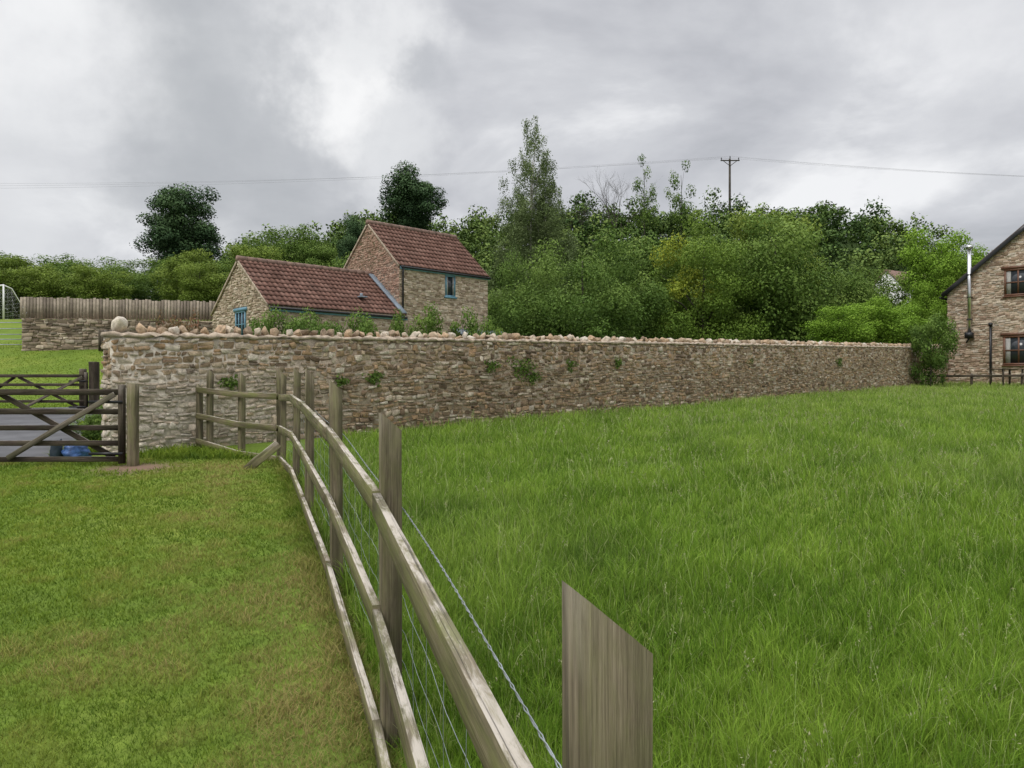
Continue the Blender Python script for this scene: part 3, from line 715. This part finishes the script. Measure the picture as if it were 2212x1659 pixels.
stonework(g,(0,HD,0),(0,-1,0),(0,0,1),(-1,0,0),-.3,he,lambda v:[(0,HD)],course=(.08,.14),length=(.16,.4),depth=.03)
g.obj('wall_face',M_house,hs_)
for w_ in (w1,w2): window(hs_,(w_[0]+.02,0,w_[1]),(1,0,0),(0,-1,0),w_[2]-w_[0]-.04,w_[3]-w_[1],M_brownw,(2,2),lintel=M_brownw,sill=M_brownw,t=.1,curtain=True)
g=G(); xm=HW/2
for sg,x0 in ((-1,0),(1,HW)):
    S=math.hypot(xm,ha-he); c,s_=xm/S,(ha-he)/S
    a=np.array([xm,0,ha+.05]); d=np.array([sg*c,0,-s_]); nn=np.array([sg*s_,0,c])
    V=[a+np.array([0,y_,0])+d*k+nn*o_ for y_ in (-.18,HD+.2) for (k,o_) in ((0,0),(S+.3,0),(S+.3,.09),(0,.09))]
    g.add(V,[[0,1,2,3],[7,6,5,4],[0,4,5,1],[1,5,6,2],[2,6,7,3],[3,7,4,0]])
g.obj('roof',M_darktile,hs_)
for sg in (-1,1):
    d=np.array([sg*c,0,-s_]); nn=np.array([sg*s_,0,c]); g=G(); a=np.array([xm+sg*.0,-.21,ha-.03])
    sweep(g,[a,a+d*(S+.28)],(0,1,0),nn,.04,.2,seg=.8,jit=0); g.obj('barge_board',M_black,hs_)
g=G(); tube(g,[(1.1,-.22,2.75),(1.1,-.22,7.2)],.095,12); g.obj('steel_flue',M_steel,hs_)
g=G(); tube(g,[(1.1,-.22,7.2),(1.1,-.22,7.24),(1.1,-.22,7.36),(1.1,-.22,7.42)],[.1,.17,.17,.05],12); g.obj('flue_cowl',M_steel,hs_)
for z_ in (3.4,4.6,5.8): g=G(); boxg(g,(.99,-.33,z_),(1.21,-.02,z_+.05)); g.obj('flue_bracket',M_black,hs_)
g=G(); boxg(g,(.92,-.4,2.45),(1.28,-.03,2.75)); tube(g,[(1.1,-.2,2.45),(.95,-.2,2.2)],.04,6); g.obj('flue_support',M_black,hs_)
g=G(); tube(g,[(2.05,-.1,-.3),(2.05,-.1,3.1)],.06,8); boxg(g,(1.97,-.2,3.05),(2.13,-.02,3.2)); g.obj('drainpipe',M_black,hs_)
g=G(); tube(g,[(-.32,-.2,he-.28),(-.32,HD,he-.28)],.06,8); g.obj('gutter',M_black,hs_)
lf_=empty('low_rail_fence',(20.6,36.0,1.44)); tag(lf_,'low dark single rail timber fence beside the house','fence')
g=G(); sweep(g,[(-.2,.6,.55),(5.8,-1.5,.56)],nrm((.33,.94,0)),(0,0,1),.05,.1,seg=.5); g.obj('rail',M_gate,lf_)
for t in (0,.33,.66,1):
    g=G(); sweep(g,[(-.2+6*t,.7-2.1*t,-.3),(-.2+6*t,.7-2.1*t,.68)],(1,0,0),(0,1,0),.09,.09); g.obj('post',M_gate,lf_)
tb=empty('garden_table',(24.0,35.9,1.44),.3); tag(tb,'dark wooden garden table in front of the house','table')
g=G(); [boxg(g,(-.75,-.4+.17*i,.86),(.75,-.4+.17*i+.15,.9)) for i in range(5)]; g.obj('table_top',M_gate,tb)
for sx in (-.62,.62):
    for sy in (-.33,.33):
        g=G(); sweep(g,[(sx,sy,0),(sx,sy,.858)],(1,0,0),(0,1,0),.07,.07); g.obj('leg',M_gate,tb)

wh=empty('white_house',(33.4,66,7),math.radians(-58)); tag(wh,'white rendered house with brown tiled roof among trees','house')
g=G(); prismy(g,-1.45,1.45,0,6,3.3,4.7,-5); g.obj('wall',M_render,wh)
g=G()
for sg in (-1,1):
    S=math.hypot(1.45,1.4);c,s_=1.45/S,1.4/S;a=np.array([0,0,4.73]);d=np.array([sg*c,0,-s_]);nn=np.array([sg*s_,0,c])
    V=[a+np.array([0,y_,0])+d*k+nn*o_ for y_ in (-.12,6.2) for (k,o_) in ((0,0),(S+.2,0),(S+.2,.1),(0,.1))]
    g.add(V,[[0,1,2,3],[7,6,5,4],[0,4,5,1],[1,5,6,2],[2,6,7,3],[3,7,4,0]])
g.obj('roof',M_ridge,wh)

# ---------------------------------------------------------------- retaining wall, paling, gate, goal
a_=np.array([-21.2,32.0]);b_=np.array([-12.6,33.0]);dr_=(b_-a_)/np.linalg.norm(b_-a_);LR=np.linalg.norm(b_-a_)
rw=empty('retaining_wall',(a_[0],a_[1],2.9),math.atan2(dr_[1],dr_[0])); tag(rw,'dark stained rubble stone retaining wall','wall')
g=G(); stonework(g,(0,0,0),(1,0,-.012),(0,0,1),(0,-1,0),-.4,1.58,lambda v:[(0,LR)],course=(.09,.17),length=(.15,.5),depth=.05,attr=lambda u,v:(min(1,.9*R.random()+.3*(v>.9)),.0))
g.obj('stone_face',M_cott,rw)
g=G(); boxg(g,(0,0,-.8),(LR,.5,1.5)); g.obj('mortar_core',M_mortar,rw)
pf=empty('paling_fence',(a_[0],a_[1]+.35,4.42),math.atan2(dr_[1],dr_[0])); tag(pf,'grey vertical board fence on top of the retaining wall','fence')
g=G(); u=-.3
while u<LR+.3:
    w=.115; hh=.98+R.normal()*.02-.012*u; c=(R.random(),0,0)
    V=[(u,0,.02),(u+w,0,.02),(u+w,0,hh),(u,0,hh+R.normal()*.01),(u,.02,.02),(u+w,.02,.02),(u+w,.02,hh),(u,.02,hh)]
    g.add(V,[[0,1,2,3],[7,6,5,4],[0,4,5,1],[1,5,6,2],[2,6,7,3],[3,7,4,0]],c); u+=w+.022
g.obj('palings',M_pale,pf)
for z_ in (.25,.75): g=G(); sweep(g,[(-.3,.045,z_),(LR+.3,.045,z_-.1)],(0,1,0),(0,0,1),.04,.08,seg=1); g.obj('rail',M_post,pf)
sg_=empty('plank_gate',(-17.7,31.75,float(gz(-17.7,31.75)))); tag(sg_,'small brown plank gate against the retaining wall','gate')
for i in range(5):
    g=G(); sweep(g,[(.12*i,0,.05),(.12*i,0,.95)],(1,0,0),(0,1,0),.105,.025); g.obj('plank',M_gate,sg_)
g=G(); sweep(g,[(-.06,.04,.3),(.55,.04,.3)],(0,1,0),(0,0,1),.03,.08); g.obj('ledge',M_gate,sg_)
mg=empty('metal_field_gate',(-21.55,32.6,float(gz(-21.6,32.6)))); tag(mg,'galvanised tubular field gate beside the retaining wall','gate')
for z_ in (.15,.38,.6,.85,1.12): g=G(); tube(g,[(-3,0,z_),(0,0,z_)],.022,6); g.obj('bar',M_galv,mg)
for x_ in (-3,-1.5,0): g=G(); tube(g,[(x_,0,0.05),(x_,0,1.15)],.025,6); g.obj('upright',M_galv,mg)
gx,gy=-27.5,40.; goal=empty('football_goal',(gx,gy,float(gz(gx,gy))),math.radians(-32)); tag(goal,'white football goal with net on the lawn','football goal')
g=G(); tube(g,[(0,0,0),(0,0,1.85),(-3.6,0,1.85),(-3.6,0,0)],.05,8); g.obj('goal_frame',M_white,goal)
for x_ in (0,-3.6): g=G(); tube(g,[(x_,0,1.85),(x_,.4,1.7),(x_,1.4,0),(x_,0,0)],.03,6); g.obj('side_stay',M_white,goal)
g=G()
for t in np.linspace(0,1,19): tube(g,[(-3.6*t,.4,1.7),(-3.6*t,1.4,0)],.0025,3)
for t in np.linspace(0,1,10): tube(g,[(0,.4+1.0*t,1.7*(1-t)),(-3.6,.4+1.0*t,1.7*(1-t))],.0025,3)
for t in np.linspace(.15,.85,5):
    tube(g,[(0,t*1.4,0),(0,min(t*1.4,.4),1.75*min(1,(1.4-t*1.4)/1.0))],.0025,3)
g.obj('net',M_white,goal)

# ---------------------------------------------------------------- power pole and lines
px_,py_=26.5,90.0; pz=float(gz(px_,py_)); pole=empty('power_pole',(px_,py_,pz)); tag(pole,'tall wooden power pole with crossarm on the hilltop','power pole')
ht=29.0-pz
g=G(); tube(g,[(0,0,-.5),(0,0,ht)],[.17,.12],10); g.obj('pole_shaft',M_bark,pole)
g=G(); boxg(g,(-1.15,-.2,ht-.3),(1.15,-.08,ht-.18)); g.obj('crossarm',M_bark,pole)
for q_ in (-.8,.8): g=G(); tube(g,[(q_,-.12,ht-.3),(0,-.12,ht-.9)],.04,5); g.obj('brace',M_bark,pole)
for x_ in (-1.05,0,1.05):
    g=G(); zb=ht-.18 if x_ else ht
    tube(g,[(x_,-.12,zb),(x_,-.12,zb+.12),(x_,-.12,zb+.15),(x_,-.12,zb+.3)],[.04,.05,.08,.04],8); g.obj('insulator',M_black,pole)
for i,x_ in enumerate((-1.05,0,1.05)):
    zt=29.0-(.18 if x_ else 0)+.3
    L0=np.array([px_+x_,py_-.12,zt])
    for Pe,sag in ((np.array([-70+x_*.5,92+x_*1.5,25.5+.75*i]),.9),(np.array([72+x_*.5,86+x_*1.5,24.8+.5*i]),.35)):
        g=G(); pts=[L0+(Pe-L0)*t-np.array([0,0,4*sag*t*(1-t)]) for t in np.linspace(0,1,30)]
        tube(g,pts,.008,4,cap=False); o=g.obj('power_line',M_wire); tag(o,'thin dark overhead electricity wire strung from the pole','power line',group='overhead electricity wires')

# ---------------------------------------------------------------- trees
def crown(n,rx,rz,cz,leaf,ncl,shape='round',clr=(.16,.32),droop=0,yellow=0,fill=.42):
    az=R.random(ncl)*6.283
    if shape=='round':
        d=R.normal(size=(ncl,3)); d/=np.linalg.norm(d,axis=1)[:,None]
        rr=R.random(ncl)**fill; ph=R.random(3)*6; a=np.arctan2(d[:,1],d[:,0])
        lump=1+.10*np.sin(2*a+ph[0])+.09*np.sin(3*a+4*d[:,2]+ph[1])+.07*R.normal(size=ncl)
        c=d*(rr*lump)[:,None]*np.array([rx,rx,rz])*.86; rel=d[:,2]*rr
        c[:,2]+=cz; bs=min(rx,rz)*np.ones(ncl)
    else:
        t=R.random(ncl)**.95
        pr=np.interp(t,[0,.2,.4,.55,.7,.85,.95,1],[.8,1,.98,.88,.76,.56,.32,.12])
        lump=1+.14*np.sin(2*az+7*t)+.12*np.sin(15*t+az+1)
        r=np.sqrt(R.random(ncl))*rx*pr*lump; c=np.stack([np.cos(az)*r,np.sin(az)*r,cz-rz+2*rz*t],-1); rel=t*2-1; bs=rx*np.clip(pr,.4,1)
    rc=bs*(clr[0]+(clr[1]-clr[0])*R.random(ncl)); cr=R.normal(size=ncl)
    wt=rc**1.8; idx=R.choice(ncl,size=n,p=wt/wt.sum())
    dl=R.normal(size=(n,3)); dl/=np.linalg.norm(dl,axis=1)[:,None]
    rad=np.where(R.random(n)<.75,.62+.42*R.random(n),np.minimum(np.abs(R.normal(size=n))*.7,1.15))
    P=c[idx]+dl*(rc[idx]*rad)[:,None]*np.array([1,1,.8])
    if droop: P[:,2]-=droop*R.random(n)**1.5
    Nn=dl+.55*R.normal(size=(n,3))+np.array([0,0,.35])
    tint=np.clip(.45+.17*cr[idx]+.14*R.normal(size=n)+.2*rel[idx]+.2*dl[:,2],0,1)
    dk=np.clip(-dl[:,2]*.5+.05,0,.65)  # undersides of leaf clumps darkened: shade painted into the leaf colour
    pal=np.zeros(n)
    if yellow:
        u=R.random(ncl); yl=((c[:,0]<.1*rx)&(c[:,1]<.3*rx)&(rel>.1)&(u<yellow))|(u<.04)
        pal=np.where(yl[idx],.2+.55*R.random(n),.06*R.random(n))
    return P,Nn,leaf*(.6+.7*R.random(n)),np.stack([tint,dk,pal],-1),c
def trunkmesh(h,r,cl,mat,nl=9,lean=0.):
    g=G(); top=h; pts=[np.array([lean*h*t*t+R.normal()*.02*h*.3*t,R.normal()*.02*h*.3*t,-.4+(top+.4)*t]) for t in np.linspace(0,1,8)]
    tube(g,pts,np.linspace(r,r*.18,8),8)
    if len(cl):
        for k in R.choice(len(cl),size=min(nl,len(cl)),replace=False):
            e=cl[k]; z0=max(.12*h,min(e[2]*(.55+.25*R.random()),h*.85)); i=np.interp(z0,[p[2] for p in pts],range(8)); b=pts[int(i)]+(pts[min(int(i)+1,7)]-pts[int(i)])*(i-int(i))
            m=(b+e)/2+np.array([0,0,.06*h]); q=r*.42*(1-.6*z0/h)
            tube(g,[b,m,e],[q,q*.6,q*.2],5)
    o=g.obj('t',mat); me=o.data; bpy.data.objects.remove(o); return me
def proto(h,rx,z0,n,leaf,ncl,lm,bark=None,shape='round',tr=None,**k):
    bark=bark or M_bark
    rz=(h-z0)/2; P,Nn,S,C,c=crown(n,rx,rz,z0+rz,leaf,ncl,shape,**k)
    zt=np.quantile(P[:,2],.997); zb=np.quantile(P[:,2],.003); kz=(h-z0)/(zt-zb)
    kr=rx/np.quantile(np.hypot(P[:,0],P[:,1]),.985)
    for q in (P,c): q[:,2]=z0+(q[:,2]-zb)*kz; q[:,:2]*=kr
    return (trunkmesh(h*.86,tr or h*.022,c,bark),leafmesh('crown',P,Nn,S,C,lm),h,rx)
def place(p,name,label,x,y,top,rx,cat='tree',group=None,rot=None,base=None):
    z=float(gz(x,y)) if base is None else base; H=top-z
    e=empty(name,(x,y,z),R.random()*6.28 if rot is None else rot); e.scale=(rx/p[3],rx/p[3],H/p[2]); tag(e,label,cat,group)
    t=bpy.data.objects.new('trunk',p[0]); link(t,e); c=bpy.data.objects.new('crown',p[1]); link(c,e); return e
P_dark=proto(14,3.8,1.8,46000,.24,100,L_dark,clr=(.24,.38))
P_dark2=proto(16,3.6,6.5,38000,.24,90,L_dark,clr=(.24,.38))
P_mid=proto(8,3.2,.5,26000,.17,80,L_mid,clr=(.18,.36))
P_olive=proto(7,3.0,.5,22000,.17,70,L_olive,clr=(.18,.36))
P_big=proto(7.5,4.6,.0,62000,.13,100,L_deep,clr=(.16,.32))
P_yel=proto(9,3.7,.3,50000,.13,90,L_yellow,clr=(.16,.32),yellow=.45)
P_bri=proto(9,3.0,.5,30000,.15,90,L_bright,clr=(.17,.34))
P_birch=proto(16.5,2.9,.8,62000,.105,300,L_birch,bark=M_birchbark,shape='birch',clr=(.10,.24),droop=.8,tr=.16)
P_shrub=proto(2.6,1.5,.0,9000,.1,50,L_deep,clr=(.2,.38))
P_shrub2=proto(2.6,1.5,.0,9000,.1,50,L_mid,clr=(.2,.38))
P_thin=proto(9,2.0,2.6,2600,.2,34,L_mid,clr=(.16,.34),tr=.1,fill=.5)
place(P_dark,'broadleaf_tree','tall dark green broadleaf tree standing alone above the hedge',-31.5,70,20.3,3.7)
place(P_dark2,'broadleaf_tree','tall rounded dark tree rising behind the cottage roof',-10.2,75,23.6,3.5)
place(P_dark,'broadleaf_tree','slim dark tree beside the cottage gable',-11.7,55,14.1,1.35)
place(P_birch,'birch_tree','tall pale silver birch with drooping feathery foliage',1.25,47,18.1,2.9,rot=.4)
place(P_birch,'birch_tree','shorter second stem of silver birch beside the tall one',2.1,47.6,15.6,2.5,rot=2.4)
place(P_big,'broad_shrub_tree','wide dark green tree spreading behind the garden wall',3.6,37.5,8.9,4.6)
place(P_big,'broad_shrub_tree','rounded green tree behind the wall near the cottage',.9,42,9.0,2.8)
place(P_yel,'yellowing_tree','green tree with bright yellow leaf clusters behind the wall',10.1,39,10.2,3.3,rot=0)
place(P_mid,'broadleaf_tree','green tree beside the yellow leaved one',14.6,41,10.8,3.4)
place(P_olive,'broadleaf_tree','olive green tree on the lower slope',16.6,48,12.6,3.3)
place(P_mid,'broadleaf_tree','mid green tree filling the gap behind the wall',7.2,44,10.0,3.4)
for (x,y,t,r) in [(-18.6,62,14.7,3.4),(-22.5,66,14.4,3.2),(-15.3,60,13.0,2.5)]:
    place(P_mid,'broadleaf_tree','grey green tree beyond the cottage roof',x,y,t,r,group='trees beyond the cottage')
for (x,y,t,r) in [(-16.4,48,10.5,2.6),(-21.3,49,10.3,2.3),(-25.8,46,8.8,2.0),(-33.5,50,10.2,3.2),(-30,48,8.9,2.4),(-38,52,10.6,3.2),(-19,45,8.9,1.9),(-13.6,44,8.7,2.2)]:
    place(P_olive,'broadleaf_tree','olive green bushy tree behind the board fence',x,y,t,r,group='bushy trees behind the board fence')
for (x,y,t,r) in [(-36,62,12.2,3.6),(-42,62,12.5,3.8),(-29,60,11.7,3.3),(-25,63,12.0,3.4),(-47,64,13.0,4.0),(-41,56,11.4,3.0),(-33,57,10.8,2.8),(-10.5,50,10.4,2.6),(-27.5,52,9.6,2.6),(-22.8,53,10.2,2.6)]:
    place(P_mid,'broadleaf_tree','dark green hedgerow tree on the skyline',x,y,t,r,group='hedgerow trees on the skyline')
for (x,y,t,r) in [(27.8,48,11.6,2.6),(30.6,49,10.4,2.5),(26.3,46.5,8.2,1.7)]:
    place(P_bri,'broadleaf_tree','fresh green tree between the two houses',x,y,t,r,group='fresh green trees near the stone house')
for (x,y,t,r) in [(16.2,36.6,5.5,1.9),(18.3,38,5.9,2.1),(20.4,39.3,5.9,1.9)]:
    place(P_bri,'hedge_shrub','bright green rounded hedge shrub behind the wall',x,y,t,r,cat='shrub',group='bright hedge shrubs behind the wall')
place(P_mid,'broadleaf_tree','dark bushy tree above the bright hedge',20.8,46,8.6,2.4)
place(P_mid,'broadleaf_tree','round green tree below the white house',24.5,50,9.3,2.3)
place(P_shrub,'wall_end_bush','dark green upright bush against the far end of the wall',20.45,36.1,5.0,1.25,cat='bush')
for (x,y,t,r) in [(-2.9,25,4.25,1.15),(-1.7,25.5,4.1,1.0),(-3.9,25.2,4.0,.8),(-.7,26.3,3.9,.8)]:
    place(P_shrub2,'garden_shrub','fresh green leafy shrub in front of the cottage',x,y,t,r,cat='shrub',group='garden shrubs before the cottage')
for (x,y,t,r) in [(-6.6,24.6,4.0,1.1),(-5.3,24.8,4.0,1.1),(-7.9,24.6,4.1,.95)]:
    place(P_shrub,'garden_shrub','dark leafy shrub below the cottage eaves',x,y,t,r,cat='shrub',group='garden shrubs before the cottage')
place(P_shrub2,'verge_plant','low leafy green plant on the verge beside the drive',-7.35,13.0,1.05,.35,cat='plant')
place(P_shrub2,'verge_plant','low leafy green plant on the verge beside the drive',-8.2,14.9,1.2,.45,cat='plant')
P_rose=proto(2.2,.9,.9,1300,.075,26,L_rose,clr=(.2,.4),tr=.03)
place(P_rose,'rose_bush','reddish brown rose bush showing above the wall',-6.4,14.6,3.05,.5,cat='bush')
place(P_rose,'rose_bush','thin russet rose bush beside the coping',-7.3,15.6,3.1,.5,cat='bush')
place(P_thin,'slender_tree','slender open crowned tree on the hilltop',14.3,80,26.2,1.6)
place(P_thin,'slender_tree','small sparse tree on the hilltop near the pole',18.3,80,25.6,1.8,rot=2)
def bare(name,label,x,y,top,spread,seed):
    r=np.random.default_rng(seed); z=float(gz(x,y)); H=top-z; e=empty(name,(x,y,z)); tag(e,label,'tree'); g=G()
    def br(p,d,L,rad,dep):
        pts=[p]; 
        for i in range(3): d=nrm(d+r.normal(size=3)*.12+np.array([0,0,.06])); pts.append(pts[-1]+d*L/3)
        tube(g,pts,np.linspace(rad,rad*.55,4),5 if dep>2 else 3,cap=False)
        if dep>0:
            for k in range(3 if dep>1 else 4):
                t=r.integers(1,4); dd=nrm(d+r.normal(size=3)*np.array([spread,spread,.25])); br(pts[t],dd,L*(.62+.2*r.random()),rad*.5,dep-1)
    br(np.array([0,0,-.3]),np.array([0,0,1.]),H*.42,.12,0)
    for k in range(5): br(np.array([0,0,H*(.25+.03*k)]),nrm([r.normal()*spread,r.normal()*spread,1]),H*.3,.06,4)
    g.obj('branches',M_bark,e)
bare('bare_tree','leafless twiggy dead tree on the hilltop',11.3,80,24.8,.35,3)
bare('bare_tree','small leafless tree on the hill skyline',8.2,80,21.8,.5,8)

Ps=[];Ns=[];Ss=[];Cs=[]
cand=[]
for k in range(4000):
    x=-40+90*R.random(); y=52+46*R.random()
    if x<-5 and y<58+(-5-x)*.8: continue
    r=2.2+1.6*R.random()
    if abs(x/y-.507)<.02+.85*r/y and y<68: continue
    if all((x-a)**2+(y-b)**2>(.62*(r+c))**2 for a,b,c in cand): cand.append((x,y,r))
for (x,y,r) in cand:
    z=float(gz(x,y)); hh=r*(.95+.45*R.random()); n=1400
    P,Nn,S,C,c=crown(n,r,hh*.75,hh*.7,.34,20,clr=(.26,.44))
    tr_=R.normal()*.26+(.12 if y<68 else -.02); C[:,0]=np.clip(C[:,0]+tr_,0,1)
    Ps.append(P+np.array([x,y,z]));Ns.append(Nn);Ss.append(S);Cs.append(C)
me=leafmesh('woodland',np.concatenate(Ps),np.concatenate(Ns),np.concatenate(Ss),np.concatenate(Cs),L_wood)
o=bpy.data.objects.new('woodland',me); link(o); tag(o,'dense mixed green woodland covering the hillside','woodland',kind='stuff')

# ---------------------------------------------------------------- world
w=bpy.data.worlds.new("World"); sc.world=w; w.use_nodes=True; nt=w.node_tree; bg=nt.nodes['Background']
el,rt=math.radians(52),math.radians(222)
sky=N(nt,'ShaderNodeTexSky',sky_type='NISHITA'); sky.sun_disc=False; sky.sun_elevation=el; sky.sun_rotation=rt
tc=N(nt,'ShaderNodeTexCoord').outputs['Generated']; sx=N(nt,'ShaderNodeSeparateXYZ'); nt.links.new(tc,sx.inputs[0])
zc=mathn(nt,'MAXIMUM',sx.outputs[2],.0); zz=mathn(nt,'ADD',zc,.3)
cb=N(nt,'ShaderNodeCombineXYZ'); nt.links.new(mathn(nt,'DIVIDE',sx.outputs[0],zz),cb.inputs[0]); nt.links.new(mathn(nt,'DIVIDE',sx.outputs[1],zz),cb.inputs[1])
n1=noise(nt,cb.outputs[0],1.9,7,.55,.3)
n2=noise(nt,cb.outputs[0],.6,2,.5,.2)
val=mathn(nt,'ADD',mathn(nt,'MULTIPLY',n1,.7),mathn(nt,'MULTIPLY',n2,.3))
col=ramp(nt,val,[(.37,(.42,.435,.465)),(.46,(.555,.565,.60)),(.53,(.665,.675,.705)),(.61,(.92,.925,.94))])
nv=N(nt,'ShaderNodeTexNoise'); nv.inputs['Scale'].default_value=4.5; nv.inputs['Detail'].default_value=6; nv.inputs['Roughness'].default_value=.6; nt.links.new(tc,nv.inputs['Vector'])
wv=N(nt,'ShaderNodeVectorMath',operation='MULTIPLY_ADD'); nt.links.new(nv.outputs['Color'],wv.inputs[0]); wv.inputs[1].default_value=(.36,.36,.36); nt.links.new(tc,wv.inputs[2])
def lobe(col,d,r0,r1,amt,c):
    v=N(nt,'ShaderNodeVectorMath',operation='DISTANCE'); nt.links.new(wv.outputs[0],v.inputs[0]); v.inputs[1].default_value=tuple(q+.18 for q in d)
    m=N(nt,'ShaderNodeMapRange',interpolation_type='SMOOTHERSTEP'); nt.links.new(v.outputs['Value'],m.inputs[0])
    for i,x in enumerate((r0,r1,amt,0)): m.inputs[i+1].default_value=x
    return mix(nt,m.outputs[0],col,c)
col=lobe(col,(-.36,.87,.33),.05,.28,.7,(.44,.46,.48))
col=lobe(col,(-.22,.90,.38),.0,.20,.45,(.78,.79,.81))
col=lobe(col,(-.215,.92,.34),.0,.11,.95,(1.0,1.0,1.0))
col=lobe(col,(-.185,.88,.43),.0,.12,.7,(.95,.955,.96))
col=lobe(col,(-.16,.95,.26),.0,.11,.6,(.88,.89,.9))
col=lobe(col,(-.54,.76,.37),.0,.25,.9,(.97,.975,.98))
col=lobe(col,(-.58,.79,.2),.0,.2,.6,(.82,.83,.845))
col=lobe(col,(-.13,.92,.37),.0,.07,.5,(.45,.47,.5))
col=lobe(col,(.5,.77,.39),.0,.22,.55,(.84,.845,.865))
hz=maprange(nt,zc,0,.2,.55,0); col=mix(nt,hz,col,(.73,.74,.77))
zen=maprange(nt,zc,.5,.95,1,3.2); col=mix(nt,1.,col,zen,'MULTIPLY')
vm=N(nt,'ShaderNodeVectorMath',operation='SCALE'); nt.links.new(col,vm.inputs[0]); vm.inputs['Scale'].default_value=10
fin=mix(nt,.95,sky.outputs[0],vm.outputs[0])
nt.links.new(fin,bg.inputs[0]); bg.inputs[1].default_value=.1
sd=bpy.data.lights.new('sun','SUN'); sd.energy=1.5; sd.angle=math.radians(18); sd.color=(1,.96,.9)
so=bpy.data.objects.new('sun',sd); link(so)
dirv=Vector((math.sin(rt)*math.cos(el),math.cos(rt)*math.cos(el),math.sin(el))); so.rotation_euler=dirv.to_track_quat('Z','Y').to_euler(); so.location=(0,-5,30)
cam=bpy.data.cameras.new('camera'); cam.lens=26; cam.sensor_width=36; cam.clip_start=.05; cam.clip_end=2000
co=bpy.data.objects.new('camera',cam); co.location=(0,0,1.6); co.rotation_euler=(math.radians(90),0,0); link(co); sc.camera=co
